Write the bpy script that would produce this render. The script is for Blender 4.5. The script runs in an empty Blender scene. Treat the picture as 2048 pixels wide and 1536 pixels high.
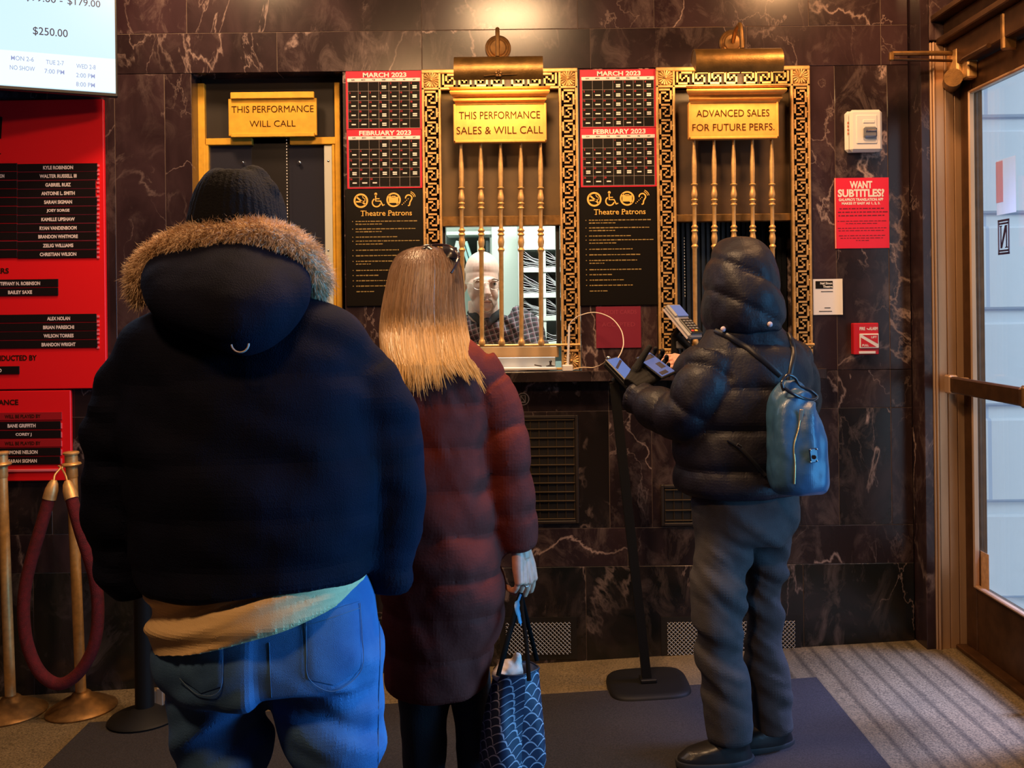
import bpy, bmesh, math, random
from mathutils import Vector, Matrix, noise
from math import sin, cos, pi, sqrt, radians

SC = bpy.context.scene
COL = SC.collection
random.seed(11)

# ------------------------------------------------------------------ camera
ROLL = 0.012
CA, SA = cos(ROLL), sin(ROLL)
F, EYE, HY = 2000.0, 1.43, 615.0
cam = bpy.data.cameras.new('camera')
cam.sensor_fit = 'HORIZONTAL'
cam.sensor_width = 36.0
cam.lens = 36.0 * F / 2048.0
cam.shift_y = -(768 - HY) / 2048.0
cam.clip_start = 0.05
camo = bpy.data.objects.new('camera', cam)
COL.objects.link(camo)
camo.location = (0, -4, EYE)
camo.rotation_euler = (radians(90), ROLL, 0)
SC.camera = camo

# ------------------------------------------------------------------ colour management
SC.view_settings.view_transform = 'Standard'
SC.view_settings.look = 'None'
SC.view_settings.gamma = 1
SC.view_settings.use_curve_mapping = False
SC.view_settings.exposure = 0.0
try:
    SC.cycles.use_denoising = True
    SC.cycles.max_bounces = 8
    SC.cycles.sample_clamp_indirect = 6.0
    SC.cycles.caustics_reflective = False
    SC.cycles.caustics_refractive = False
except Exception:
    pass

# ------------------------------------------------------------------ world: winter daylight sky outside the doors
wd = bpy.data.worlds.new('sky')
SC.world = wd
wd.use_nodes = True
bg = wd.node_tree.nodes['Background']
bg.inputs[0].default_value = (0.62, 0.80, 1.0, 1)
bg.inputs[1].default_value = 1.15


def lamp(name, kind, loc, energy, color, target=None, **kw):
    l = bpy.data.lights.new(name, kind)
    l.energy = energy
    l.color = color
    for k, v in kw.items():
        setattr(l, k, v)
    o = bpy.data.objects.new(name, l)
    COL.objects.link(o)
    o.location = loc
    if target is not None:
        o.rotation_euler = (Vector(target) - Vector(loc)).to_track_quat('-Z', 'Y').to_euler()
    return o


# daylight falling in through the open street doors in the right-hand wall (between the camera and the glazed door)
sl = lamp('street_daylight', 'AREA', (1.97, -2.02, 1.05), 32, (0.06, 0.42, 0.90), (-0.4, -1.95, 0.80), shape='RECTANGLE', size=1.0, size_y=1.7)
sl.data.spread = radians(100)
# daylight through the glazed door that is in view
dl_ = lamp('door_daylight', 'AREA', (2.6, -0.66, 2.5), 15, (0.36, 0.46, 1.0), (1.36, -0.68, 0.0), shape='RECTANGLE', size=0.4, size_y=0.6)
dl_.data.spread = radians(34)
# added fill lamp that brightens the pale stone wall outside
sk_ = lamp('facade_fill', 'AREA', (3.4, -1.6, 3.6), 9, (0.70, 0.87, 1.0), (2.9, 0.85, 0.9), shape='RECTANGLE', size=1.2, size_y=1.2)
sk_.data.spread = radians(70)
# warm ceiling fittings
lamp('ceiling_glow', 'AREA', (0.0, -1.45, 3.02), 60, (1.0, 0.60, 0.30), (0.0, -1.45, 0), shape='DISK', size=0.42)
lamp('ceiling_glow', 'AREA', (-1.15, -0.62, 3.05), 24, (1.0, 0.60, 0.30), (-1.9, 0.0, 1.0), shape='DISK', size=0.25)
lamp('ceiling_glow', 'AREA', (1.30, -0.80, 3.02), 22, (1.0, 0.52, 0.22), (1.55, -0.3, 0.8), shape='DISK', size=0.25)
lamp('ceiling_glow', 'AREA', (-0.7, -3.5, 3.02), 25, (1.0, 0.56, 0.25), (-0.4, -1.8, 0.8), shape='DISK', size=0.30)
# fluorescent ceiling light of the box office behind the grille
lamp('office_light', 'AREA', (0.05, 0.36, 2.36), 27, (0.95, 1.0, 0.93), (0.0, 0.95, 1.2), shape='RECTANGLE', size=0.9, size_y=0.22)


# ------------------------------------------------------------------ geometry of the view
def P(px, py, d):
    u = (px - 1024) / F * d
    w = (HY - py) / F * d
    return Vector((u * CA + w * SA, -4 + d, EYE - u * SA + w * CA))


def W(px, py, y=0.0):
    return P(px, py, 4 + y)


def Q(qx, qy, y=0.0):          # wall coordinates without the camera's tilt
    return Vector(((qx - 1024) / 500, y, EYE + (HY - qy) / 500))


SLOPE = 0.05                     # the lobby floor rises towards the street doors


def floor_z(x):
    return SLOPE * x


def FP(px, py):
    a = P(px, py, 1.0)
    dx, dz = a.x, a.z - EYE
    d = EYE / (SLOPE * dx - dz)
    return P(px, py, d)


def R(x0, y0, x1, y1, y=0.0):   # centre and size of a photo rectangle standing at depth y
    c = W((x0 + x1) / 2, (y0 + y1) / 2, y)
    s = (4 + y) / F
    return c, (x1 - x0) * s, (y1 - y0) * s


# ------------------------------------------------------------------ materials
MATS = {}


def nd(nt, kind, **kw):
    n = nt.nodes.new(kind)
    for k, v in kw.items():
        setattr(n, k, v)
    return n


def setin(n, **kw):
    for k, v in kw.items():
        n.inputs[k.replace('_', ' ')].default_value = v


def mat(name, col, rough=0.5, metal=0.0, var=0.0, vscale=20.0, bump=0.0, bscale=80.0, emit=None, estr=0.0, col2=None, coat=0.0, spec=0.5, stretch=None, sheen=0.0):
    if name in MATS:
        return MATS[name]
    m = bpy.data.materials.new(name)
    m.use_nodes = True
    nt = m.node_tree
    b = nt.nodes['Principled BSDF']
    b.inputs['Base Color'].default_value = (*col, 1)
    b.inputs['Roughness'].default_value = rough
    b.inputs['Metallic'].default_value = metal
    b.inputs['Specular IOR Level'].default_value = spec
    b.inputs['Coat Weight'].default_value = coat
    b.inputs['Sheen Weight'].default_value = sheen
    if emit:
        b.inputs['Emission Color'].default_value = (*emit, 1)
        b.inputs['Emission Strength'].default_value = estr
    tc = nd(nt, 'ShaderNodeTexCoord')
    src = tc.outputs['Object']
    if stretch:
        mp = nd(nt, 'ShaderNodeMapping')
        mp.inputs['Scale'].default_value = stretch
        nt.links.new(src, mp.inputs['Vector'])
        src = mp.outputs['Vector']
    if var > 0:
        n = nd(nt, 'ShaderNodeTexNoise')
        setin(n, Scale=vscale, Detail=5.0)
        nt.links.new(src, n.inputs['Vector'])
        r = nd(nt, 'ShaderNodeValToRGB')
        c2 = col2 or tuple(min(1, c * (1 + var)) for c in col)
        c1 = col if col2 else tuple(c * (1 - var) for c in col)
        r.color_ramp.elements[0].position = 0.35
        r.color_ramp.elements[1].position = 0.65
        r.color_ramp.elements[0].color = (*c1, 1)
        r.color_ramp.elements[1].color = (*c2, 1)
        nt.links.new(n.outputs['Fac'], r.inputs['Fac'])
        nt.links.new(r.outputs['Color'], b.inputs['Base Color'])
    if bump > 0:
        n2 = nd(nt, 'ShaderNodeTexNoise')
        setin(n2, Scale=bscale, Detail=3.0)
        nt.links.new(src, n2.inputs['Vector'])
        bp = nd(nt, 'ShaderNodeBump')
        setin(bp, Strength=bump, Distance=0.004)
        nt.links.new(n2.outputs['Fac'], bp.inputs['Height'])
        nt.links.new(bp.outputs['Normal'], b.inputs['Normal'])
    MATS[name] = m
    return m


def math_node(nt, op, a, b=None, clamp=False):
    n = nd(nt, 'ShaderNodeMath', operation=op, use_clamp=clamp)
    for i, v in enumerate((a, b)):
        if v is None:
            continue
        if isinstance(v, (int, float)):
            n.inputs[i].default_value = v
        else:
            nt.links.new(v, n.inputs[i])
    return n.outputs[0]


def marble():
    m = bpy.data.materials.new('dark_veined_marble')
    m.use_nodes = True
    nt = m.node_tree
    L = nt.links
    b = nt.nodes['Principled BSDF']
    tc = nd(nt, 'ShaderNodeTexCoord')
    at = nd(nt, 'ShaderNodeAttribute', attribute_name='rnd')
    tone = nd(nt, 'ShaderNodeAttribute', attribute_name='tone')
    off = nd(nt, 'ShaderNodeVectorMath', operation='SCALE')
    off.inputs[0].default_value = (17.0, 9.0, 23.0)
    L.new(at.outputs['Fac'], off.inputs['Scale'])
    add = nd(nt, 'ShaderNodeVectorMath', operation='ADD')
    L.new(tc.outputs['Object'], add.inputs[0])
    L.new(off.outputs[0], add.inputs[1])
    rot = nd(nt, 'ShaderNodeMapping')
    rot.inputs['Rotation'].default_value = (0, 0.6, 0)
    rot.inputs['Scale'].default_value = (1.0, 1.0, 0.6)
    L.new(add.outputs[0], rot.inputs['Vector'])
    V = rot.outputs['Vector']

    def ns(scale, detail, dist=0.0, rough=0.55):
        n = nd(nt, 'ShaderNodeTexNoise')
        setin(n, Scale=scale, Detail=detail, Distortion=dist, Roughness=rough)
        L.new(V, n.inputs['Vector'])
        return n.outputs['Fac']

    def vein(scale, width, dist, detail=4.0):
        r = math_node(nt, 'ABSOLUTE', math_node(nt, 'SUBTRACT', ns(scale, detail, dist), 0.5))
        v = math_node(nt, 'SUBTRACT', 1.0, math_node(nt, 'DIVIDE', r, width), clamp=True)
        return math_node(nt, 'POWER', v, 1.6)
    m1 = math_node(nt, 'MULTIPLY', math_node(nt, 'SUBTRACT', ns(1.7, 3), 0.40, clamp=True), 5.5, clamp=True)
    m2 = math_node(nt, 'MULTIPLY', math_node(nt, 'SUBTRACT', ns(3.1, 4), 0.45, clamp=True), 5.0, clamp=True)
    big = math_node(nt, 'MULTIPLY', math_node(nt, 'MULTIPLY', vein(1.25, 0.0075, 0.35, 8.0), m1), 1.0)
    fine = math_node(nt, 'MULTIPLY', vein(3.0, 0.007, 0.5, 9.0), m2)
    fine = math_node(nt, 'MULTIPLY', fine, 0.6)
    cloud = math_node(nt, 'MULTIPLY', math_node(nt, 'SUBTRACT', ns(9.0, 8, 1.0, 0.7), 0.50, clamp=True), 1.6, clamp=True)
    cloud = math_node(nt, 'MULTIPLY', cloud, m1)
    tot = math_node(nt, 'ADD', math_node(nt, 'ADD', big, fine, clamp=True), math_node(nt, 'MULTIPLY', cloud, 0.85), clamp=True)
    base = nd(nt, 'ShaderNodeMix', data_type='RGBA')
    base.inputs['A'].default_value = (0.028, 0.0135, 0.0175, 1)
    base.inputs['B'].default_value = (0.006, 0.007, 0.006, 1)
    L.new(tone.outputs['Fac'], base.inputs['Factor'])
    b2 = nd(nt, 'ShaderNodeMix', data_type='RGBA')
    L.new(math_node(nt, 'MULTIPLY', math_node(nt, 'SUBTRACT', ns(4.5, 7, 0.8), 0.42, clamp=True), 2.5, clamp=True), b2.inputs['Factor'])
    L.new(base.outputs['Result'], b2.inputs['A'])
    sc = nd(nt, 'ShaderNodeMix', data_type='RGBA', blend_type='ADD')
    sc.inputs['Factor'].default_value = 1.0
    L.new(base.outputs['Result'], sc.inputs['A'])
    sc.inputs['B'].default_value = (0.034, 0.019, 0.021, 1)
    L.new(sc.outputs['Result'], b2.inputs['B'])
    mx = nd(nt, 'ShaderNodeMix', data_type='RGBA')
    L.new(tot, mx.inputs['Factor'])
    L.new(b2.outputs['Result'], mx.inputs['A'])
    mx.inputs['B'].default_value = (0.36, 0.26, 0.24, 1)
    L.new(mx.outputs['Result'], b.inputs['Base Color'])
    b.inputs['Roughness'].default_value = 0.22
    MATS['marble'] = m
    return m


def granite():
    m = bpy.data.materials.new('speckled_granite_floor')
    m.use_nodes = True
    nt = m.node_tree
    L = nt.links
    b = nt.nodes['Principled BSDF']
    tc = nd(nt, 'ShaderNodeTexCoord')
    n = nd(nt, 'ShaderNodeTexNoise')
    setin(n, Scale=150.0, Detail=4.0, Roughness=0.8)
    L.new(tc.outputs['Object'], n.inputs['Vector'])
    r = nd(nt, 'ShaderNodeValToRGB')
    e = r.color_ramp.elements
    e[0].position, e[0].color = 0.33, (0.032, 0.023, 0.012, 1)
    e[1].position, e[1].color = 0.66, (0.29, 0.215, 0.115, 1)
    L.new(n.outputs['Fac'], r.inputs['Fac'])
    n2 = nd(nt, 'ShaderNodeTexNoise')
    setin(n2, Scale=7.0, Detail=4.0)
    L.new(tc.outputs['Object'], n2.inputs['Vector'])
    blot = math_node(nt, 'ADD', math_node(nt, 'MULTIPLY', n2.outputs['Fac'], 0.7), 0.6)
    # soft dark stripes along the floor by the street doors
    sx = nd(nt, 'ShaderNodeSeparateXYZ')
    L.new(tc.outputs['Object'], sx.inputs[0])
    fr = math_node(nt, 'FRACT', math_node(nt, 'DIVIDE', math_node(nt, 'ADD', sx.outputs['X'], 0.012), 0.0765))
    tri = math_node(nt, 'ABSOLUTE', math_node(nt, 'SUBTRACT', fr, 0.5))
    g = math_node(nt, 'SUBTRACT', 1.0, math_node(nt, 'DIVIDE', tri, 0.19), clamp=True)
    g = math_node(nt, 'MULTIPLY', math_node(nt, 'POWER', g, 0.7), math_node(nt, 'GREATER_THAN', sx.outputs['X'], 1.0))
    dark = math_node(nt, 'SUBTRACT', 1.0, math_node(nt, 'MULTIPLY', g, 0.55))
    mul = nd(nt, 'ShaderNodeMix', data_type='RGBA', blend_type='MULTIPLY')
    mul.inputs['Factor'].default_value = 1.0
    L.new(r.outputs['Color'], mul.inputs['A'])
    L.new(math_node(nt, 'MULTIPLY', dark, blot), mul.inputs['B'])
    L.new(mul.outputs['Result'], b.inputs['Base Color'])
    b.inputs['Roughness'].default_value = 0.5
    MATS['granite'] = m
    return m


def glass(name, tint=(1, 1, 1), gloss=0.08, rough=0.02):
    if name in MATS:
        return MATS[name]
    m = bpy.data.materials.new(name)
    m.use_nodes = True
    nt = m.node_tree
    nt.nodes.remove(nt.nodes['Principled BSDF'])
    out = nt.nodes['Material Output']
    t = nd(nt, 'ShaderNodeBsdfTransparent')
    t.inputs[0].default_value = (*tint, 1)
    g = nd(nt, 'ShaderNodeBsdfGlossy')
    g.inputs['Roughness'].default_value = rough
    lw = nd(nt, 'ShaderNodeLayerWeight')
    fr = math_node(nt, 'ADD', math_node(nt, 'MULTIPLY', math_node(nt, 'POWER', lw.outputs['Facing'], 5.0), .6), gloss * .5)
    mx = nd(nt, 'ShaderNodeMixShader')
    nt.links.new(fr, mx.inputs[0])
    nt.links.new(t.outputs[0], mx.inputs[1])
    nt.links.new(g.outputs[0], mx.inputs[2])
    nt.links.new(mx.outputs[0], out.inputs[0])
    MATS[name] = m
    return m


def emitter(name, col, s):
    if name in MATS:
        return MATS[name]
    return mat(name, (0, 0, 0), 0.4, emit=col, estr=s)


# ------------------------------------------------------------------ mesh builder
class MB:
    def __init__(self):
        self.v, self.f = [], []

    def add(self, vs, fs):
        n = len(self.v)
        self.v += [Vector(p) for p in vs]
        self.f += [tuple(i + n for i in f) for f in fs]
        return self

    def box(self, c, s, rot=None, ch=0.0):
        hx, hy, hz = s[0] / 2, s[1] / 2, s[2] / 2
        c = Vector(c)
        vs, fs = [], []
        if ch <= 0:
            vs = [Vector((x * hx, y * hy, z * hz)) for x in (-1, 1) for y in (-1, 1) for z in (-1, 1)]
            fs = [(0, 1, 3, 2), (4, 6, 7, 5), (0, 4, 5, 1), (2, 3, 7, 6), (0, 2, 6, 4), (1, 5, 7, 3)]
        else:
            ch = min(ch, hx * .9, hy * .9, hz * .9)
            idx = {}
            for x in (-1, 1):
                for y in (-1, 1):
                    for z in (-1, 1):
                        for k in range(3):
                            p = [x * (hx - ch), y * (hy - ch), z * (hz - ch)]
                            p[k] = (x * hx, y * hy, z * hz)[k]
                            idx[(x, y, z, k)] = len(vs)
                            vs.append(Vector(p))
            for k in range(3):
                a, b_ = [i for i in range(3) if i != k]
                for s_ in (-1, 1):
                    q = []
                    for (i, j) in ((-1, -1), (1, -1), (1, 1), (-1, 1)):
                        t = [0, 0, 0]
                        t[k], t[a], t[b_] = s_, i, j
                        q.append(idx[(*t, k)])
                    fs.append(tuple(q))
            for k in range(3):      # edges running along axis k
                a, b_ = [i for i in range(3) if i != k]
                for i in (-1, 1):
                    for j in (-1, 1):
                        q = []
                        for (s_, w) in ((-1, a), (1, a), (1, b_), (-1, b_)):
                            t = [0, 0, 0]
                            t[k], t[a], t[b_] = s_, i, j
                            q.append(idx[(*t, w)])
                        fs.append(tuple(q))
            for x in (-1, 1):
                for y in (-1, 1):
                    for z in (-1, 1):
                        fs.append(tuple(idx[(x, y, z, k)] for k in range(3)))
        if rot is not None:
            vs = [rot @ p for p in vs]
        return self.add([p + c for p in vs], fs)

    def tube(self, pts, rad, seg=10, cap=True, flat=None):
        pts = [Vector(p) for p in pts]
        if not hasattr(rad, '__len__'):
            rad = [rad] * len(pts)
        n = len(pts)
        tan = []
        for i in range(n):
            t = pts[min(i + 1, n - 1)] - pts[max(i - 1, 0)]
            tan.append(t.normalized() if t.length > 1e-9 else Vector((0, 0, 1)))
        ref = Vector((0, 1, 0)) if abs(tan[0].y) < 0.9 else Vector((1, 0, 0))
        if flat is not None:
            ref = Vector(flat[0])
        u = (ref - tan[0] * ref.dot(tan[0])).normalized()
        vs, fs = [], []
        for i in range(n):
            u = (u - tan[i] * u.dot(tan[i])).normalized()
            w = tan[i].cross(u)
            k = flat[1] if flat is not None else 1.0
            for j in range(seg):
                a = 2 * pi * j / seg
                vs.append(pts[i] + u * (cos(a) * rad[i] * k) + w * (sin(a) * rad[i]))
        for i in range(n - 1):
            for j in range(seg):
                a, b_ = i * seg + j, i * seg + (j + 1) % seg
                fs.append((a, b_, b_ + seg, a + seg))
        if cap:
            fs.append(tuple(range(seg))[::-1])
            fs.append(tuple(range((n - 1) * seg, n * seg)))
        return self.add(vs, fs)

    def lathe(self, prof, c=(0, 0, 0), seg=24, M=None):
        vs, fs = [], []
        for (r, z) in prof:
            for j in range(seg):
                a = 2 * pi * j / seg
                vs.append(Vector((r * cos(a), r * sin(a), z)))
        for i in range(len(prof) - 1):
            for j in range(seg):
                a, b_ = i * seg + j, i * seg + (j + 1) % seg
                fs.append((a, b_, b_ + seg, a + seg))
        fs.append(tuple(range(seg))[::-1])
        n = len(prof)
        fs.append(tuple(range((n - 1) * seg, n * seg)))
        if M is not None:
            vs = [M @ p for p in vs]
        c = Vector(c)
        return self.add([p + c for p in vs], fs)

    def rings(self, rings, seg=28, ex=2.2, cap=True):
        """rings: (centre, half_x, half_y[, tilt]) horizontal super-ellipses, top to bottom"""
        vs, fs = [], []
        for rg in rings:
            c, rx, ry = Vector(rg[0]), rg[1], rg[2]
            for j in range(seg):
                a = 2 * pi * j / seg
                ca, sa = cos(a), sin(a)
                x = math.copysign(abs(ca) ** (2 / ex), ca) * rx
                y = math.copysign(abs(sa) ** (2 / ex), sa) * ry
                z = rg[3] * x if len(rg) > 3 else 0
                vs.append(c + Vector((x, y, z)))
        for i in range(len(rings) - 1):
            for j in range(seg):
                a, b_ = i * seg + j, i * seg + (j + 1) % seg
                fs.append((a, a + seg, b_ + seg, b_))
        if cap:
            fs.append(tuple(range(seg)))
            fs.append(tuple(range((len(rings) - 1) * seg, len(rings) * seg))[::-1])
        return self.add(vs, fs)

    def ball(self, c, r, seg=16, ring=10, M=None):
        if not hasattr(r, '__len__'):
            r = (r, r, r)
        prof = [(max(1e-4, sin(pi * i / ring)), -cos(pi * i / ring)) for i in range(ring + 1)]
        T = Matrix.Diagonal((*r, 1)).to_3x3()
        if M is not None:
            T = M.to_3x3() @ T
        return self.lathe(prof, c, seg, T)

    def prism(self, poly, y0, y1):      # outline in x,z pushed along y
        n = len(poly)
        vs = [Vector((x, y0, z)) for x, z in poly] + [Vector((x, y1, z)) for x, z in poly]
        fs = [tuple(range(n)), tuple(range(n, 2 * n))[::-1]] + [(i, i + n, (i + 1) % n + n, (i + 1) % n) for i in range(n)]
        return self.add(vs, fs)

    def move(self, M):
        self.v = [M @ p for p in self.v]
        return self

    def mesh(self, name):
        me = bpy.data.meshes.new(name)
        me.from_pydata([tuple(p) for p in self.v], [], self.f)
        me.validate()
        bm = bmesh.new()
        bm.from_mesh(me)
        bmesh.ops.recalc_face_normals(bm, faces=bm.faces)
        bm.to_mesh(me)
        bm.free()
        return me

    def build(self, name, m, parent=None, smooth=35, **tagkw):
        return link(self.mesh(name), name, m, parent, smooth, **tagkw)


def wloc(o):
    v = Vector((0, 0, 0))
    while o is not None:
        v += o.location
        o = o.parent
    return v


def link(me, name, m, parent=None, smooth=35, label=None, cat=None, group=None, kind=None):
    o = bpy.data.objects.new(name, me)
    COL.objects.link(o)
    if m is not None:
        if hasattr(m, '__len__'):
            for q in m:
                me.materials.append(q)
        else:
            me.materials.append(m)
    if parent is not None:
        me.transform(Matrix.Translation(-wloc(parent)))
        o.parent = parent
    elif kind != 'structure' and len(me.vertices):
        lo = Vector([min(v.co[i] for v in me.vertices) for i in range(3)])
        hi = Vector([max(v.co[i] for v in me.vertices) for i in range(3)])
        base = Vector(((lo.x + hi.x) / 2, (lo.y + hi.y) / 2, lo.z))
        me.transform(Matrix.Translation(-base))
        o.location = base
    if smooth:
        me.polygons.foreach_set('use_smooth', [True] * len(me.polygons))
        me.set_sharp_from_angle(angle=radians(smooth))
    tag(o, label, cat, group, kind)
    return o


def tag(o, label=None, cat=None, group=None, kind=None):
    if label:
        o['label'] = label
    if cat:
        o['category'] = cat
    if group:
        o['group'] = group
    if kind:
        o['kind'] = kind
    return o


def thing(name, label, cat, loc, group=None):
    o = bpy.data.objects.new(name, None)
    o.empty_display_size = 0.05
    COL.objects.link(o)
    o.location = loc
    return tag(o, label, cat, group)


def copy_tree(o, dloc, label=None, group=None):
    def cp(a, parent):
        c = a.copy()
        COL.objects.link(c)
        c.parent = parent
        for ch in list(a.children):
            cp(ch, c)
        return c
    r = cp(o, None)
    r.location = o.location + Vector(dloc)
    if label:
        r['label'] = label
    if group:
        r['group'] = group
    return r


# ------------------------------------------------------------------ lettering (built-in font, turned to mesh)
TXT = {}


def text_raw(s, bold=0.0):
    key = (s, bold)
    if key in TXT:
        return TXT[key]
    cu = bpy.data.curves.new('lettering', 'FONT')
    cu.body = s
    cu.align_x = 'CENTER'
    cu.offset = bold
    cu.resolution_u = 3
    cu.fill_mode = 'FRONT'
    o = bpy.data.objects.new('lettering', cu)
    COL.objects.link(o)
    dg = bpy.context.evaluated_depsgraph_get()
    dg.update()
    me = bpy.data.meshes.new_from_object(o.evaluated_get(dg))
    vs = [v.co.copy() for v in me.vertices]
    fs = [tuple(p.vertices) for p in me.polygons]
    bpy.data.objects.remove(o)
    bpy.data.meshes.remove(me)
    bpy.data.curves.remove(cu)
    x0, x1 = min(v.x for v in vs), max(v.x for v in vs)
    y0, y1 = min(v.y for v in vs), max(v.y for v in vs)
    TXT[key] = (vs, fs, x0, x1, y0, y1)
    return TXT[key]


def text(mb, s, c, h, w=None, bold=0.0, rot=None, maxw=None, wide=1.0):
    """letters of height h centred on c, standing in the x-z plane and facing -y (or turned by rot)"""
    vs, fs, x0, x1, y0, y1 = text_raw(s, bold)
    k = h / (y1 - y0)
    kx = k * wide if w is None else w / (x1 - x0)
    if maxw:
        kx = min(kx, maxw / (x1 - x0))
    out = []
    for v in vs:
        p = Vector(((v.x - (x0 + x1) / 2) * kx, 0, (v.y - (y0 + y1) / 2) * k))
        if rot is not None:
            p = rot @ p
        out.append(p + Vector(c))
    mb.add(out, fs)


# ------------------------------------------------------------------ soft shapes: union of closed tubes, voxel remeshed
def soft(mb, voxel, smooth_it=6, fac=0.5):
    me = mb.mesh('soft')
    o = bpy.data.objects.new('soft', me)
    COL.objects.link(o)
    r = o.modifiers.new('r', 'REMESH')
    r.mode = 'VOXEL'
    r.voxel_size = voxel
    if smooth_it:
        s = o.modifiers.new('s', 'SMOOTH')
        s.factor = fac
        s.iterations = smooth_it
    dg = bpy.context.evaluated_depsgraph_get()
    dg.update()
    out = bpy.data.meshes.new_from_object(o.evaluated_get(dg))
    bpy.data.objects.remove(o)
    bpy.data.meshes.remove(me)
    return out


def displace(me, fn, it=2):
    bm = bmesh.new()
    bm.from_mesh(me)
    bm.normal_update()
    vs = list(bm.verts)
    off = [fn(v.co, v.normal) for v in vs]
    for v, o in zip(vs, off):
        v.co = v.co + v.normal * o
    for _ in range(it):
        bmesh.ops.smooth_vert(bm, verts=vs, factor=.5, use_axis_x=True, use_axis_y=True, use_axis_z=True)
    bm.to_mesh(me)
    bm.free()
    me.update()
    return me


def sstep(a, b, x):
    t = max(0.0, min(1.0, (x - a) / (b - a)))
    return t * t * (3 - 2 * t)


def join_mesh(a, b):
    bm = bmesh.new()
    bm.from_mesh(a)
    bm.from_mesh(b)
    out = bpy.data.meshes.new('joined')
    bm.to_mesh(out)
    bm.free()
    return out


def spline(pts, n=6):
    """Catmull-Rom through tuples of any length"""
    out = []
    m = len(pts)
    for i in range(m - 1):
        p0, p1, p2, p3 = pts[max(i - 1, 0)], pts[i], pts[i + 1], pts[min(i + 2, m - 1)]
        for k in range(n):
            t = k / n
            out.append(tuple(0.5 * (2 * b + (c - a) * t + (2 * a - 5 * b + 4 * c - d) * t * t + (3 * b - a - 3 * c + d) * t ** 3)
                             for a, b, c, d in zip(p0, p1, p2, p3)))
    out.append(tuple(pts[-1]))
    return out


def limb(mb, pts, n=5, seg=16):
    """pts: (Vector, radius)"""
    s = spline([(*p, r) for p, r in pts], n)
    mb.tube([Vector(q[:3]) for q in s], [q[3] for q in s], seg)

# ================================================================== shared materials
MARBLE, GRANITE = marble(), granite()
GROUT = mat('joint_filler', (0.16, 0.11, 0.085), 0.7)
BRASS = mat('aged_brass', (0.68, 0.40, 0.15), 0.42, 0.5, var=0.15, vscale=45, bump=0.10, bscale=300)
BRASS_D = mat('dark_brass', (0.24, 0.125, 0.04), 0.48, 0.7, var=0.25, vscale=30, bump=0.12, bscale=250)
GOLD = mat('gold_paint', (0.78, 0.42, 0.04), 0.48, 0.25, var=0.10, vscale=30)
SIGNGOLD = mat('engraved_gold_plate', (0.78, 0.36, 0.075), 0.45, 0.25, var=0.06, vscale=50)
BRONZE = mat('bronze_door_metal', (0.55, 0.35, 0.21), 0.38, 0.55, var=0.12, vscale=14, stretch=(1, 1, .15))
BRONZE_D = mat('dark_bronze', (0.105, 0.05, 0.022), 0.42, 0.7, var=0.2, vscale=20)
BLACK = mat('black_paint', (0.012, 0.010, 0.009), 0.45)
BLACKP = mat('black_plastic', (0.016, 0.016, 0.018), 0.38)
RED = mat('red_board', (0.80, 0.006, 0.012), 0.45)
REDP = mat('red_paper', (0.75, 0.012, 0.045), 0.5)
DKRED = mat('dark_red_strip', (0.34, 0.006, 0.012), 0.5)
WHITE = mat('white_print', (0.80, 0.78, 0.75), 0.6)
PAPER = mat('white_paper', (0.78, 0.76, 0.80), 0.6)
WPLAST = mat('white_plastic', (0.74, 0.70, 0.68), 0.38)
INK = mat('dark_ink', (0.022, 0.008, 0.003), 0.8, spec=.1)
ENGR = mat('engraved_brown', (0.055, 0.018, 0.003), 0.8, spec=.1)
GOLDINK = mat('gold_print', (0.86, 0.50, 0.10), 0.5)
DIMGOLD = mat('small_gold_print', (0.30, 0.20, 0.06), 0.6)
CHROME = mat('chrome', (0.7, 0.7, 0.72), 0.15, 1.0)
PANE = glass('clear_glass')

# ================================================================== setting
# ---- floor
mb = MB()
x0, x1, y0, y1 = -3.0, 1.87, -6.2, 1.6
nx, ny = 24, 30
vs = [(x0 + (x1 - x0) * i / nx, y0 + (y1 - y0) * j / ny, floor_z(x0 + (x1 - x0) * i / nx)) for j in range(ny + 1) for i in range(nx + 1)]
fs = [(j * (nx + 1) + i, j * (nx + 1) + i + 1, (j + 1) * (nx + 1) + i + 1, (j + 1) * (nx + 1) + i) for j in range(ny) for i in range(nx)]
mb.add(vs, fs)
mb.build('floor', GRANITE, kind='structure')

# ---- marble wall with the ticket windows
SLABS = [  # x0, y0, x1, y1 (untilted wall pixels), tone
]
XL, XR, YT, YB = -290, 1822, -225, 1432


def row(y0, y1, xs, tone):
    for a, b in zip(xs[:-1], xs[1:]):
        SLABS.append((a, y0, b, y1, tone))


row(YT, -95, [XL, 40, 420, 850, 1162, 1400, 1700, XR], 0.1)
row(-95, 59, [XL, 60, 380, 850, 1162, 1315, 1624, 1768, XR], 0.15)
row(59, 139, [XL, 234, 560, 850, 1187, 1500, 1768, XR], 0.2)
row(139, 748, [XL, -60, 100, 234], 0.35)
row(139, 748, [234, 334, 388], 0.3)
row(139, 748, [690, 849], 0.5)
row(139, 748, [1161, 1315], 0.5)
row(139, 748, [1624, 1674, 1779, XR], 0.35)
row(748, 824, [XL, 234, 690, 1040, 1215, 1430, 1674, 1779, XR], 0.5)
row(824, 1058, [XL, 100, 334, 690, 900, 1215, 1300, 1430, 1674, 1779, XR], 0.6)
row(1058, 1135, [XL, 234, 600, 900, 1250, 1560, XR], 0.45)
row(1135, YB, [XL, 60, 420, 760, 1165, 1270, 1600, XR], 1.0)

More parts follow.
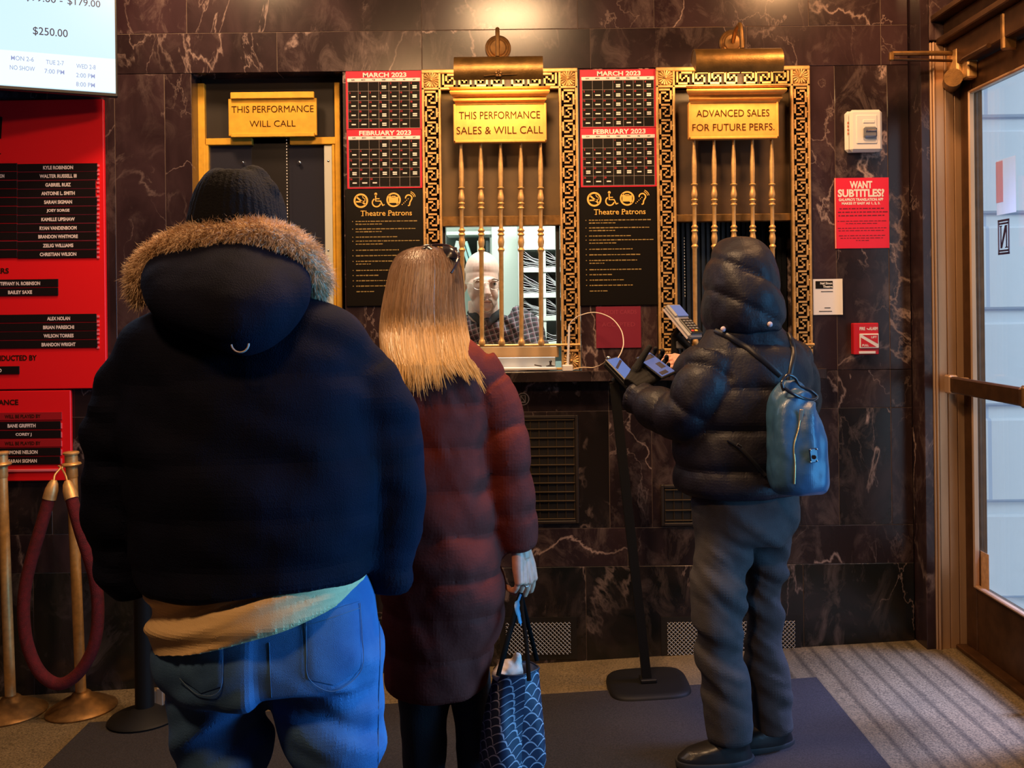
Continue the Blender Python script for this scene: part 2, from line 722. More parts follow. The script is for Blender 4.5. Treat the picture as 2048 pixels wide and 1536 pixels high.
mb = MB()
rnd, tone = [], []
random.seed(5)
for (a, b, c, d, t) in SLABS:
    p, q = Q(a, b), Q(c, d)
    n0 = len(mb.f)
    mb.box(((p.x + q.x) / 2, 0.09, (p.z + q.z) / 2), (q.x - p.x - .0016, .18, p.z - q.z - .0016), ch=0.0012)
    r_ = random.random()
    tt = min(1, max(0, t + random.uniform(-.2, .2))) if t < 1 else 1.0
    rnd += [r_] * (len(mb.f) - n0)
    tone += [tt] * (len(mb.f) - n0)


def slab_attrs(me, rnd, tone):
    for nm, arr in (('rnd', rnd), ('tone', tone)):
        at = me.attributes.new(nm, 'FLOAT', 'FACE')
        at.data.foreach_set('value', arr)


me = mb.mesh('wall_back')
slab_attrs(me, rnd, tone)
wall = link(me, 'wall_back', MARBLE, None, 30, kind='structure')
gb = MB()
for (a, b, c, d) in ((XL, YT, XR, 139), (XL, 748, XR, YB), (XL, 139, 388, 748), (690, 139, 849, 748), (1161, 139, 1315, 748), (1624, 139, XR, 748)):
    p, q = Q(a, b), Q(c, d)
    gb.box(((p.x + q.x) / 2, 0.09, (p.z + q.z) / 2), (q.x - p.x - .003, .177, p.z - q.z - .003))
gb.build('joint_filler', GROUT, wall)


def slab_block(name, boxes, kind='structure', parent=None, tn=0.3):
    mb = MB()
    rn, tn_ = [], []
    for (c, s) in boxes:
        n0 = len(mb.f)
        mb.box(c, s, ch=0.002)
        r_ = random.random()
        rn += [r_] * (len(mb.f) - n0)
        tn_ += [tn] * (len(mb.f) - n0)
    me = mb.mesh(name)
    slab_attrs(me, rn, tn_)
    return link(me, name, MARBLE, parent, 30, kind=kind)


# marble pier in the corner, in front of the door jamb
slab_block('trim_1', [((1.618, 0.04, 1.38), (.036, .30, 3.44))], tn=0.3)
# marble counter ledge under the windows
pa, pb = Q(640, 742), Q(1640, 762)
slab_block('trim_2', [(((pa.x + pb.x) / 2, -.035, (pa.z + pb.z) / 2), (pb.x - pa.x, .09, pa.z - pb.z))], tn=0.8)

# right-hand wall: marble over the doors and beyond them
XD = 1.752
slab_block('wall_right', [((1.84, -1.6, 2.85), (.2, 3.1, .78)), ((1.84, -4.6, 1.4), (.2, 3.0, 3.7)), ((1.70, 0.12, 2.75), (.14, .46, .6)), ((1.79, .12, 1.4), (.05, .46, 3.6)), ((1.79, -1.28, 1.4), (.06, .50, 3.7)), ((1.84, -2.87, 1.4), (.2, .5, 3.7))], tn=0.15)  # last two blocks are unseen additions that narrow the incoming daylight
slab_block('wall_left', [((-2.7, -2.4, 1.4), (.1, 7.6, 3.7))], tn=0.3)
slab_block('wall_front', [((0.0, -6.15, 1.4), (6.4, .1, 3.7))], tn=0.3)
PLAST = mat('cream_plaster', (0.16, 0.11, 0.07), 0.8)
mb = MB().box((-.55, -2.3, 3.15), (4.9, 8.2, .1))
mb.build('ceiling', PLAST, kind='structure')

# bronze jamb: three flat bands with beads between them
mb = MB()
ZT = 2.43
xs = [(1.634, 1.642, -.118), (1.643, 1.652, -.124), (1.654, 1.690, -.114), (1.692, 1.728, -.110), (1.730, 1.764, -.106)]
for (a, b, y) in xs:
    mb.box(((a + b) / 2, (y + .25) / 2, (ZT + floor_z(1.6)) / 2), (b - a, .25 - y, ZT - floor_z(1.6) + .02), ch=.003)
mb.build('trim_3', BRONZE, kind='structure')
# header over the doors, stepped mouldings running towards the street side
mb = MB()
for (xa, xb, za, zb) in ((1.70, 1.9, 2.335, 2.43), (1.66, 1.9, 2.43, 2.455), (1.69, 1.9, 2.455, 2.52), (1.64, 1.9, 2.52, 2.545), (1.72, 1.9, 2.545, 2.60)):
    mb.box(((xa + xb) / 2, -1.6, (za + zb) / 2), (xb - xa, 2.98, zb - za), ch=.004)
mb.build('trim_4', BRONZE_D, kind='structure')
# bronze threshold along the door
mb = MB().box((1.76, -.56, floor_z(1.76) + .004), (.10, .9, .02), ch=.004)
mb.build('trim_5', BRONZE_D, kind='structure')

# ---- the glazed bronze door in view
door = thing('door_1', None, None, (XD + .02, -.55, floor_z(XD)))
tag(door, kind='structure')
zb, zt, ya, yb = floor_z(1.77) + .012, 2.33, -.112, -1.02
gz0, gz1, gy0, gy1 = .345, 2.232, -.20, -.93
mb = MB()
xm = XD + .0225
mb.box((xm, (ya + gy0) / 2, (zb + zt) / 2), (.045, ya - gy0, zt - zb), ch=.003)
mb.box((xm, (gy1 + yb) / 2, (zb + zt) / 2), (.045, gy1 - yb, zt - zb), ch=.003)
mb.box((xm, (gy0 + gy1) / 2, (gz1 + zt) / 2), (.045, gy0 - gy1 - .001, zt - gz1), ch=.003)
mb.build('door_frame', BRONZE_D, door)
mb = MB().box((xm, (gy0 + gy1) / 2, (zb + gz0) / 2), (.040, gy0 - gy1 - .001, gz0 - zb), ch=.003)
mb.build('kick_panel', BRONZE_D, door)
mb = MB()
for (ca, sa_) in (((gy0 - .006), None), ((gy1 + .006), None)):
    mb.box((XD - .002, ca, (gz0 + gz1) / 2), (.022, .012, gz1 - gz0), ch=.004)
for z in (gz0 + .006, gz1 - .006):
    mb.box((XD - .002, (gy0 + gy1) / 2, z), (.022, gy0 - gy1 - .024, .012), ch=.004)
mb.build('glazing_bead', BRONZE, door)
mb = MB().box((xm, (gy0 + gy1) / 2, (gz0 + gz1) / 2), (.008, gy0 - gy1 - .01, gz1 - gz0 - .01))
pane = mb.build('glass_pane', PANE, door)
# lettering stuck on the outside of the glass: the square-framed N seen from behind
DECAL = mat('dark_blue_vinyl', (0.012, 0.010, 0.07), 0.5)
DECALP = mat('pale_blue_vinyl', (0.12, 0.17, 0.42), 0.5)


def on_door(px, py, x=XD):        # point of the door plane seen at a photo pixel
    a = P(px, py, 1.0)
    return P(px, py, x / a.x)


dx = xm + .006
A, B = on_door(1996, 474, dx), on_door(2019, 474, dx)
zA, zB = on_door(2007, 438, dx).z, on_door(2007, 509, dx).z
yl, yr = A.y, B.y                # left edge is the farther one
wy, hz = yr - yl, zA - zB


def dq(mb, u0, v0, u1, v1):
    mb.box((dx, yl + wy * (u0 + u1) / 2, zB + hz * (v0 + v1) / 2), (.0012, abs(wy * (u1 - u0)), abs(hz * (v1 - v0))))


mb, mp = MB(), MB()
for v in (0.0, .93):
    dq(mb, 0, v, 1, v + .06)
for v in (.085, .85):
    dq(mb, .06, v, .94, v + .05)
dq(mp, 0, .06, .12, .93)
dq(mp, .88, .06, 1, .93)
dq(mb, .22, .18, .30, .82)
dq(mb, .70, .18, .78, .82)
dq(mb, .16, .79, .36, .82)
dq(mb, .62, .18, .86, .21)


def du(u, v):
    return (dx, yl + wy * u, zB + hz * v)


q = [(.22, .18), (.34, .18), (.80, .82), (.60, .82)]
mb.add([du(*t) for t in q] + [(dx + .001, p[1], p[2]) for p in (du(*t) for t in q)], [(0, 1, 2, 3), (7, 6, 5, 4), (0, 4, 5, 1), (1, 5, 6, 2), (2, 6, 7, 3), (3, 7, 4, 0)])
mb.build('letter_decal', DECAL, pane)
mp.build('decal_border', DECALP, pane)
# push bar on brackets
bar_z = P(1960, 779, 3.6).z
mb = MB()
mb.box((1.682, -.42, bar_z), (.022, .56, .062), ch=.006)
pb_ = mb.build('push_bar', BRONZE_D, door)
mb = MB().box((1.685, -.155, bar_z), (.036, .05, .072), ch=.006).box((1.715, -.155, bar_z), (.07, .03, .05), ch=.004)
mb.build('bar_bracket', BRONZE, pb_)
mb = MB()
mb.box((1.72, -.735, bar_z), (.062, .085, .09), ch=.01)
mb.box((1.712, -.70, bar_z), (.070, .035, .075), ch=.008)
mb.prism([(-.03, -.17), (.03, -.17), (.045, -.08), (.045, .08), (.03, .17), (-.03, .17), (-.045, .08), (-.045, -.08)], 0, .03)
k = len(mb.v) - 16
for i in range(k, len(mb.v)):
    p = mb.v[i]
    mb.v[i] = Vector((1.722 + p.y, -.755 + p.x, bar_z - .02 + p.z))
mb.build('latch_case', BRASS_D, pb_)
mb = MB().tube([(1.71, -.735, .30), (1.69, -.735, .29), (1.685, -.735, .25), (1.685, -.735, .19), (1.70, -.735, .165), (1.74, -.735, .165)], .011, 10)
mb.box((1.743, -.735, .24), (.02, .03, .18), ch=.004)
mb.build('foot_bolt', BRASS_D, door)
# the lettering film and a torn tape patch on the glass
tape = MB()
p = on_door(1966, 1140, XD + .014)
tape.box((XD + .0165, p.y, p.z), (.0012, .085, .135))
tape.build('tape_patch', mat('brown_tape', (0.52, 0.30, 0.16), 0.6, var=.15, vscale=60), pane)

def TRANSL(name, col):
    m = bpy.data.materials.new(name)
    m.use_nodes = True
    nt = m.node_tree
    nt.nodes.remove(nt.nodes['Principled BSDF'])
    d, t, mx = nd(nt, 'ShaderNodeBsdfDiffuse'), nd(nt, 'ShaderNodeBsdfTranslucent'), nd(nt, 'ShaderNodeMixShader')
    d.inputs[0].default_value = (*col, 1)
    t.inputs[0].default_value = (*col, 1)
    mx.inputs[0].default_value = .75
    nt.links.new(d.outputs[0], mx.inputs[1])
    nt.links.new(t.outputs[0], mx.inputs[2])
    nt.links.new(mx.outputs[0], nt.nodes['Material Output'].inputs[0])
    return m


# paper notice taped to the outside of the glass
p = on_door(2012, 372, XD + .034)
nt_ = thing('paper_notice', 'white and pink paper notice taped high on the door glass', 'notice', (XD + .034, p.y, p.z - .1))
mb = MB().box((XD + .034, p.y, p.z), (.0012, .14, .20)).build('sheet', TRANSL('thin_white_paper', (.86, .90, .95)), nt_)
mb = MB().box((XD + .0325, p.y + .045, p.z + .02), (.0012, .05, .15)).build('pink_strip', TRANSL('pink_paper', (.92, .64, .66)), nt_)


# ---- closers: a box, a drum and two flat arms each
def closer(name_label, y, z, flip):
    t = thing('door_closer', name_label, 'door closer', (1.72, y, z))
    MB().box((1.725, y, z + .005), (.055, .10, .12), ch=.008).build('closer_body', BRASS, t)
    m = MB()
    m.tube([(1.72, y + .05, z - .055), (1.67, y - .08, z - .06)], .034, 16)
    m.build('cylinder', BRASS_D, t)
    MB().box((1.735, y - .075, z - .005), (.04, .05, .12), ch=.006).build('end_cap', BRASS, t)
    m = MB()
    A1, B1 = P(1786, 119, 3.82), P(1925, 122, 3.84)
    m.tube([A1, B1], .009, 8, flat=((0, 0, 1), .6))
    m.box(P(1925, 128, 3.84), (.03, .03, .05), ch=.004)
    m.build('lower_arm', BRONZE_D, t)
    m = MB()
    A2, B2 = P(1784, 107, 3.82), P(1962, 106, 3.84)
    m.tube([A2, A2.lerp(B2, .55), B2], .0095, 8)
    m.box(P(1783, 113, 3.82), (.018, .018, .034), ch=.004)
    m.build('upper_arm', BRASS_D, t)
    return t


closer('bronze door closer above the glazed door, arm reaching over the wall', -.16, 2.335, 1)
c2 = thing('door_closer', 'door closer of the next street door, only its brass arm in view high up', 'door closer', (1.66, -.75, 2.52))
MB().box((1.70, -.80, 2.52), (.06, .14, .09), ch=.01).build('closer_body', BRASS_D, c2)
MB().tube([(1.47, -.55, 2.515), (1.69, -.80, 2.50)], .009, 8).ball((1.47, -.55, 2.52), (.013, .013, .02), 10, 6).build('lower_arm', BRONZE_D, c2)
MB().tube([(1.47, -.55, 2.535), (1.66, -.80, 2.535)], .010, 8).build('upper_arm', BRASS_D, c2)
# a small arm and hook by the header, between the two closers
c3 = thing('door_holder', 'dark metal hold-open arm under the header by the door glass', 'door holder', (1.69, -.5, 2.36))
MB().tube([(1.685, -.28, 2.325), (1.67, -.33, 2.322), (1.67, -.52, 2.322)], .009, 8).build('arm', BRONZE_D, c3)
MB().box((1.72, -.56, 2.36), (.05, .025, .13), ch=.006).build('bracket', BRASS_D, c3)

# ---- outside: pavement and pale facade across the way
FAC = bpy.data.materials.new('pale_stone_facade')
FAC.use_nodes = True
nt = FAC.node_tree
b = nt.nodes['Principled BSDF']
tc = nd(nt, 'ShaderNodeTexCoord')
sx = nd(nt, 'ShaderNodeSeparateXYZ')
nt.links.new(tc.outputs['Object'], sx.inputs[0])
cx_ = nd(nt, 'ShaderNodeCombineXYZ')
nt.links.new(sx.outputs['X'], cx_.inputs['X'])
nt.links.new(sx.outputs['Z'], cx_.inputs['Y'])
br = nd(nt, 'ShaderNodeTexBrick')
br.inputs['Color1'].default_value = (.80, .83, .86, 1)
br.inputs['Color2'].default_value = (.74, .79, .84, 1)
br.inputs['Mortar'].default_value = (.55, .63, .76, 1)
setin(br, Scale=1.0, Mortar_Size=0.010, Brick_Width=1.15, Row_Height=0.465)
nt.links.new(cx_.outputs[0], br.inputs['Vector'])
nt.links.new(br.outputs['Color'], b.inputs['Base Color'])
b.inputs['Roughness'].default_value = .8
mb = MB().box((4.7, 1.16, 2.5), (5.6, .6, 9))
for i in range(-3, 13):
    mb.box((4.7, .85, i * .465 + .20), (5.6, .04, .40), ch=.010)
mb.build('trim_6', FAC, kind='structure')
MB().box((4.6, -3.2, -.16), (5.2, 8, .1), ch=.004).build('trim_7', FAC, kind='structure')

# ---- entrance mat
bl, brr = FP(188, 1440), FP(1640, 1368)
yb_ = (bl.y + brr.y) / 2
mb = MB()
mt = .008
xa, xb, ya_, yf = bl.x, brr.x, yb_, -3.6
n0 = []
for (x, y) in ((xa, yf), (xb, yf), (xb, ya_), (xa, ya_)):
    n0.append(Vector((x, y, floor_z(x) + .001)))
mb.add(n0 + [p + Vector((0, 0, mt)) for p in n0], [(3, 2, 1, 0), (4, 5, 6, 7), (0, 1, 5, 4), (1, 2, 6, 5), (2, 3, 7, 6), (3, 0, 4, 7)])
mb.build('floor_mat', mat('charcoal_carpet', (.022, .018, .019), .95, var=.45, vscale=190, bump=.5, bscale=500), label='large charcoal entrance mat the customers stand on', cat='mat')
MAT_Z = mt + .001


# ================================================================== wall fittings
def fret(mb, ox, ux, uz, s, y0, y1):
    """one Greek-key unit: path points in (along, across) turned to the wall by ux,uz"""
    pts = [(0, 0), (0, .705), (.72, .705), (.72, .23), (.44, .23), (.44, .46), (.197, .46), (.197, 0), (1.0, 0)]
    hw = .062
    for (a, b) in zip(pts[:-1], pts[1:]):
        a0, a1 = min(a[0], b[0]) - hw, max(a[0], b[0]) + hw
        c0, c1 = min(a[1], b[1]) - hw, max(a[1], b[1]) + hw
        ctr_a, ctr_c = (a0 + a1) / 2 * s, (c0 + c1) / 2 * s
        X = ox.x + ux[0] * ctr_a + uz[0] * ctr_c
        Z = ox.z + ux[1] * ctr_a + uz[1] * ctr_c
        la, lc = (a1 - a0) * s, (c1 - c0) * s
        w = abs(ux[0]) * la + abs(uz[0]) * lc
        h = abs(ux[1]) * la + abs(uz[1]) * lc
        mb.box((X, (y0 + y1) / 2, Z), (w, y1 - y0, h))


def rosette_mesh(c, r):
    mb = MB()
    mb.prism([(c.x + r * 1.0 * cos(a) * (1 + .06 * abs(sin(2 * a))), c.z + r * sin(a) * (1 + .06 * abs(sin(2 * a)))) for a in [2 * pi * i / 40 for i in range(40)]], -.010, -.001)
    n = 16
    for i in range(n):
        a = 2 * pi * (i + .5) / n
        d = Vector((cos(a), 0, sin(a)))
        cc = c + Vector((0, -.011, 0))
        mb.tube([cc + d * r * .22, cc + d * r * .55, cc + d * r * .86, cc + d * r * .97], [r * .035, r * .095, r * .135, r * .05], 8)
    mb.ball(c + Vector((0, -.014, 0)), (r * .2, .008, r * .2), 14, 8)
    return mb


def bar_mesh(top, bot, ks):
    """turned brass bar; ks maps photo rows of its mouldings to world z"""
    L = []
    a, b = ks['a'], ks['b']
    r = .0078
    L.append((.0062, top.z))
    L.append((.0062, (top.z * .72 + a * .28)))
    L += [(.0092, a + .10), (.0100, a + .07), (.0088, a + .008), (.0085, a + .004)]

    def mould(z, L):
        L += [(.0125, z + .002), (.0145, z), (.0125, z - .004), (.0082, z - .007), (.0086, z - .016), (.0112, z - .028), (.0130, z - .040), (.0112, z - .050), (.0082, z - .056),
              (.0128, z - .059), (.0142, z - .062), (.0120, z - .065), (.0088, z - .070), (.0088, z - .074), (.0130, z - .077), (.0138, z - .080), (.0105, z - .084)]
    mould(a, L)
    L += [(.0082, a - .09), (.0080, b + .008)]
    L += [(.0125, b + .002), (.0142, b), (.0125, b - .004), (.0088, b - .009), (.0125, b - .013), (.0138, b - .017), (.0105, b - .021), (.0092, b - .024), (.0118, b - .036), (.0130, b - .046),
          (.0110, b - .060), (.0088, b - .068), (.0128, b - .074), (.0142, b - .077), (.0120, b - .081)]
    L += [(.0092, b - .088), (.0086, bot.z + .03), (.0080, bot.z + .018), (.0115, bot.z + .012), (.0135, bot.z + .003), (.0115, bot.z - .006), (.0075, bot.z - .012)]
    mb = MB()
    mb.lathe([(r_, z) for r_, z in L], (0, 0, 0), 14)
    # lean of the bar between its two ends
    for v in mb.v:
        t = (top.z - v.z) / (top.z - bot.z)
        v.x += top.x + (bot.x - top.x) * t
        v.y += top.y
    return mb


def ticket_window(x0, x1, yt, yb_, label, cornice, board, lines, barx, ybar0, ya, yb2, ybot, rail, panel_mat, sign_label, bands):
    a, b = Q(x0, yt), Q(x1, yb_)
    t = thing('ticket_grille', label, 'ticket window', ((a.x + b.x) / 2, -.005, b.z))
    bw = 38 / 500
    e = 5 / 500
    mb = MB()
    Wd, Ht = b.x - a.x, a.z - b.z
    d0, d1 = -.016, .004
    ym = (d0 + d1) / 2
    dd = d1 - d0
    zc, xc = (a.z + b.z) / 2, (a.x + b.x) / 2
    # outer and inner strips
    for x in (a.x + e / 2, b.x - e / 2):
        mb.box((x, ym, zc), (e, dd, Ht), ch=.002)
    for x in (a.x + bw - e / 2, b.x - bw + e / 2):
        mb.box((x, ym, zc), (e, dd, Ht), ch=.002)
    mb.box((xc, ym, a.z - .008), (Wd, dd + .006, .016), ch=.003)
    mb.box((xc, ym, a.z - bw), (Wd, dd, e), ch=.002)
    mb.box((xc, ym, b.z + e / 2), (Wd, dd, e), ch=.002)
    for x in (a.x + bw / 2, b.x - bw / 2):
        mb.box((x, ym, b.z + bw), (bw, dd, e), ch=.002)
    mb.build('border_frame', BRASS, t)
    # key pattern
    mb = MB()
    n = int(round((Ht - 2 * bw - .012) / (31 / 500)))
    s = (Ht - 2 * bw - .014) / n
    for side in (0, 1):
        for i in range(n):
            z = a.z - bw - .012 - i * s
            wdt = .705 * s
            if side == 0:
                o = Vector((a.x + bw / 2 - wdt / 2, 0, z))
                fret(mb, o, (0, -1), (1, 0), s, -.012, 0)
                cx = a.x + bw / 2
                m_ = 1
            else:
                o = Vector((b.x - bw / 2 + wdt / 2, 0, z))
                fret(mb, o, (0, -1), (-1, 0), s, -.012, 0)
                cx = b.x - bw / 2
                m_ = -1
            for (k, zz) in ((-1, .58), (1, .38)):
                mb.ball((cx + m_ * k * (wdt / 2 + .0085), -.010, z - zz * s), (.0055, .006, .0055), 8, 6)
    nt_ = int(round((Wd - 2 * bw - .02) / (33 / 500)))
    st = (Wd - 2 * bw - .016) / nt_
    for i in range(nt_):
        half = i < nt_ / 2
        zz = a.z - bw / 2 - .004
        wdt = .705 * st * .92
        if half:
            fret(mb, Vector((a.x + bw + .010 + i * st, 0, zz + wdt / 2)), (1, 0), (0, -1), st * .96, -.012, 0)
        else:
            fret(mb, Vector((b.x - bw - .010 - (nt_ - 1 - i) * st, 0, zz + wdt / 2)), (-1, 0), (0, -1), st * .96, -.012, 0)
    mb.build('key_border', BRASS, t)
    # dark backing seen through the key pattern
    mb = MB()
    for x in (a.x + bw / 2, b.x - bw / 2):
        mb.box((x, .012, zc), (bw, .012, Ht))
    mb.box((xc, .012, a.z - bw / 2), (Wd - 2 * bw, .012, bw))
    mb.build('border_backing', mat('dark_recess', (.035, .018, .008), .6), t)
    for (x, z) in ((a.x + bw / 2, a.z - bw / 2 - .003), (b.x - bw / 2, a.z - bw / 2 - .003), (a.x + bw / 2, b.z + bw / 2), (b.x - bw / 2, b.z + bw / 2)):
        rosette_mesh(Vector((x, -.004, z)), .0325).build('rosette', BRASS, t)
    # sign board with its moulded cornice
    c, w, h = R(*board, -.075)
    mb = MB().box((c.x, -.06, c.z), (w, .03, h), ch=.004)
    mb.box((c.x - w / 2 + .004, -.077, c.z), (.008, .006, h), ch=.002).box((c.x, -.077, c.z - h / 2 + .005), (w, .006, .010), ch=.002).box((c.x + w / 2 - .004, -.077, c.z), (.008, .006, h), ch=.002)
    sb = mb.build('sign_board', SIGNGOLD, t, label=sign_label)
    c2, w2, h2 = R(*cornice, -.09)
    mb = MB()
    prof = [(-.02, .0), (-.078, 0), (-.080, .10), (-.086, .16), (-.092, .22), (-.093, .34), (-.088, .42), (-.098, .48), (-.112, .60), (-.116, .72), (-.112, .82), (-.104, .86), (-.118, .92), (-.122, 1.0), (-.02, 1.0)]
    n_ = len(prof)
    vs = []
    for sx_, k in ((-1, 0), (1, 0)):
        for (y, v) in prof:
            inset = (.122 + y) * .55
            vs.append(Vector((c2.x + sx_ * (w2 / 2 - inset * (1 if y < -.05 else 0) - (.0 if y < -.05 else .03)), y, c2.z - h2 / 2 + v * h2)))
    mb.add(vs, [(i, (i + 1) % n_, (i + 1) % n_ + n_, i + n_) for i in range(n_)] + [tuple(range(n_))[::-1], tuple(range(n_, 2 * n_))])
    mb.build('cornice', SIGNGOLD, sb, smooth=50)
    mb = MB()
    for (s_, py, px0, px1, hpx) in lines:
        cc, ww, hh = R(px0, py - hpx / 2, px1, py + hpx / 2, -.078)
        text(mb, s_, (cc.x, -.0765, cc.z), hh, ww, bold=.0)
    mb.build('lettering', ENGR, sb, 0)
    for (xt, xb2) in barx:
        T, B_ = W(xt, ybar0, -.045), W(xb2, ybot, -.045)
        T.z += .03
        bar_mesh(T, B_, {'a': W(xt, ya, -.045).z, 'b': W(xt, yb2, -.045).z}).build('grille_bar', BRASS, t)
    p1, p2 = W(barx[0][1], ybot, -.045), W(barx[-1][1], ybot, -.045)
    zr = (p1.z + p2.z) / 2 - .008
    mb = MB().tube([(a.x + bw - .002, -.045, zr), (b.x - .004, -.045, zr)], .0052, 10)
    mb.box((a.x + bw + .003, -.022, zr), (.008, .05, .012), ch=.002).box((b.x - .008, -.022, zr), (.008, .05, .012), ch=.002)
    mb.build('bottom_rail', BRASS, t)
    # shade behind the bars and the wooden rail under it
    c, w, h = R(*panel_mat[0], .06)
    MB().box((xc, .055, c.z), (Wd - 2 * bw + .03, .012, h)).build('upper_panel', panel_mat[1], t)
    c, w, h = R(*rail, .04)
    MB().box((xc, .035, c.z), (Wd - 2 * bw + .02, .05, h), ch=.003).build('panel_rail', BRASS_D, t)
    for s_ in (-1, 1):      # dark side reveals
        pass
    return t, a, b, bw


BROWNP = mat('brown_shade', (.150, .085, .028), .55, var=.2, vscale=12)
BROWND = mat('dark_brown_shade', (.085, .045, .018), .5, var=.25, vscale=10)
w1, a1, b1, BW = ticket_window(
    849, 1160, 139, 741, 'brass grille window with the clerk behind it, sign reading sales and will call', (898, 177, 1101, 207), (907, 207, 1093, 285),
    [('THIS PERFORMANCE', 230, 918, 1080, 15), ('SALES & WILL CALL', 260, 913, 1086, 15)],
    [(922, 926), (961.5, 964), (1001, 1003.5), (1041.5, 1043), (1081, 1082.5)], 285, 376, 461, 687, (888, 433, 1114, 453), ((888, 180, 1114, 434), BROWNP), 'gold sign board lettered THIS PERFORMANCE SALES & WILL CALL', None)
w2, a2, b2, _ = ticket_window(
    1316, 1623, 140, 741, 'brass grille window with dark blinds and sign for advanced sales', (1369, 174, 1573, 204), (1377, 204, 1557, 278),
    [('ADVANCED SALES', 226, 1393, 1539, 14), ('FOR FUTURE PERFS.', 254, 1385, 1549, 14)],
    [(1388, 1391), (1428, 1430), (1467, 1469), (1504.5, 1507), (1543, 1547)], 278, 369, 454, 687, (1354, 429, 1580, 444), ((1354, 180, 1580, 430), BROWND), 'gold sign board lettered ADVANCED SALES FOR FUTURE PERFS.', None)

# dark blinds behind the right window
mb = MB()
c, w, h = R(1356, 444, 1578, 742, .14)
for i in range(22):
    x = c.x - w / 2 + w * (i + .5) / 22
    rot = Matrix.Rotation(radians(24 + 6 * sin(i * 2.1)), 3, 'Z')
    mb.box((x, .17, c.z), (w / 22 * 1.05, .0015, h + .02), rot)
mb.build('vertical_blind', mat('dark_blue_blind', (.020, .024, .032), .45, var=.3, vscale=14), label='dark vertical blind drawn behind the advanced sales window', cat='blind')


def bead_chain(px, y0, y1, y, label):
    mb = MB()
    p, q = W(px, y0, y), W(px, y1, y)
    n = int((p.z - q.z) / .0125)
    for i in range(n):
        mb.ball((p.x, y, p.z - i * .0125), (.0022, .0022, .0036), 6, 5)
    mb.build('bead_chain', WHITE, label=label, cat='blind chain', smooth=60)


bead_chain(1368.5, 476, 600, .09, 'white beaded blind chain beside the outermost bar of the advanced sales grille')

# ---- left ticket window: black recess, gold stiles, sliding glass
a, b = Q(388, 140), Q(690, 748)
lw = thing('sliding_window', 'gold framed sliding window with black top panel behind the man in the beanie', 'ticket window', ((a.x + b.x) / 2, .08, b.z))
mb = MB()
yy = .10
c, w, h = R(400, 168, 414, 760, yy)
mb.box((c.x, yy, c.z), (w, .03, h), ch=.002)
c, w, h = R(413, 290, 421, 760, yy)
mb.box((c.x, yy, c.z), (w, .028, h), ch=.002)
c, w, h = R(673, 166, 684, 760, yy)
mb.box((c.x, yy, c.z), (w, .03, h), ch=.002)
c, w, h = R(667.5, 290, 673, 760, yy)
mb.box((c.x, yy, c.z), (w, .028, h), ch=.002)
c, w, h = R(413, 277.5, 506, 291, yy)
mb.box((c.x, yy, c.z), (w, .032, h), ch=.002)
c, w, h = R(581, 275.5, 673, 290, yy)
mb.box((c.x, yy, c.z), (w, .032, h), ch=.002)
mb.build('gold_frame', GOLD, lw)
c, w, h = R(412, 150, 675, 282, .115)
MB().box((c.x, .115, c.z), (w + .03, .012, h + .02)).build('top_panel', mat('black_board', (.014, .009, .007), .6), lw)
c, w, h = R(505, 275, 582, 760, .115)
MB().box((c.x, .115, c.z), (w, .012, h)).build('middle_panel', mat('black_ribbed_board', (.012, .010, .011), .35), lw)
DGL = mat('dark_glass', (.030, .030, .042), .08, 0, coat=.6)
c, w, h = R(421, 291, 506, 760, .11)
MB().box((c.x, .11, c.z), (w, .008, h)).build('glass_pane', DGL, lw)
c, w, h = R(581, 290, 652, 760, .11)
MB().box((c.x, .11, c.z), (w, .008, h)).build('glass_pane', DGL, lw)
c, w, h = R(651, 291, 668, 760, .1)
MB().box((c.x, .10, c.z), (w, .016, h), ch=.003).build('sliding_stile', mat('pale_grey_metal', (.62, .64, .60), .5), lw)
for (px, py, r) in ((486, 325, .006), (599, 325, .008), (657, 322, .006), (657, 501, .005), (633, 520, .004)):
    p = W(px, py, .095)
    MB().ball((p.x, .094, p.z), (r, .006, r), 12, 8).build('bolt', CHROME, lw)
c, w, h = R(456, 196, 633, 271, .05)
sg = MB().box((c.x, .06, c.z), (w, .010, h), ch=.002).build('sign_plate', GOLD, lw, label='gold plate lettered THIS PERFORMANCE WILL CALL')
mb = MB()
for q in ((461, 184, 628, 197), (462, 266, 629, 274)):
    c, w, h = R(*q, .045)
    mb.box((c.x, .05, c.z), (w, .018, h), ch=.002)
mb.build('sign_holder', GOLD, sg)
mb = MB()
for (s_, py, x0_, x1_, hp) in (('THIS PERFORMANCE', 218, 463, 627, 13.5), ('WILL CALL', 247, 499, 591, 12.5)):
    cc, ww, hh = R(x0_, py - hp / 2, x1_, py + hp / 2, .053)
    text(mb, s_, (cc.x, .0535, cc.z), hh, ww, bold=-.004)
mb.build('lettering', ENGR, sg, 0)
bead_chain(573, 274, 440, .07, 'white beaded blind chain hanging down the middle of the sliding window')
# box behind so no light leaks through
slab_block('trim_8', [((Q(539, 440).x, .225, Q(539, 440).z), (.75, .08, 1.35)), ((Q(1470, 440).x, .225, Q(1470, 440).z), (.75, .08, 1.35))], tn=1)


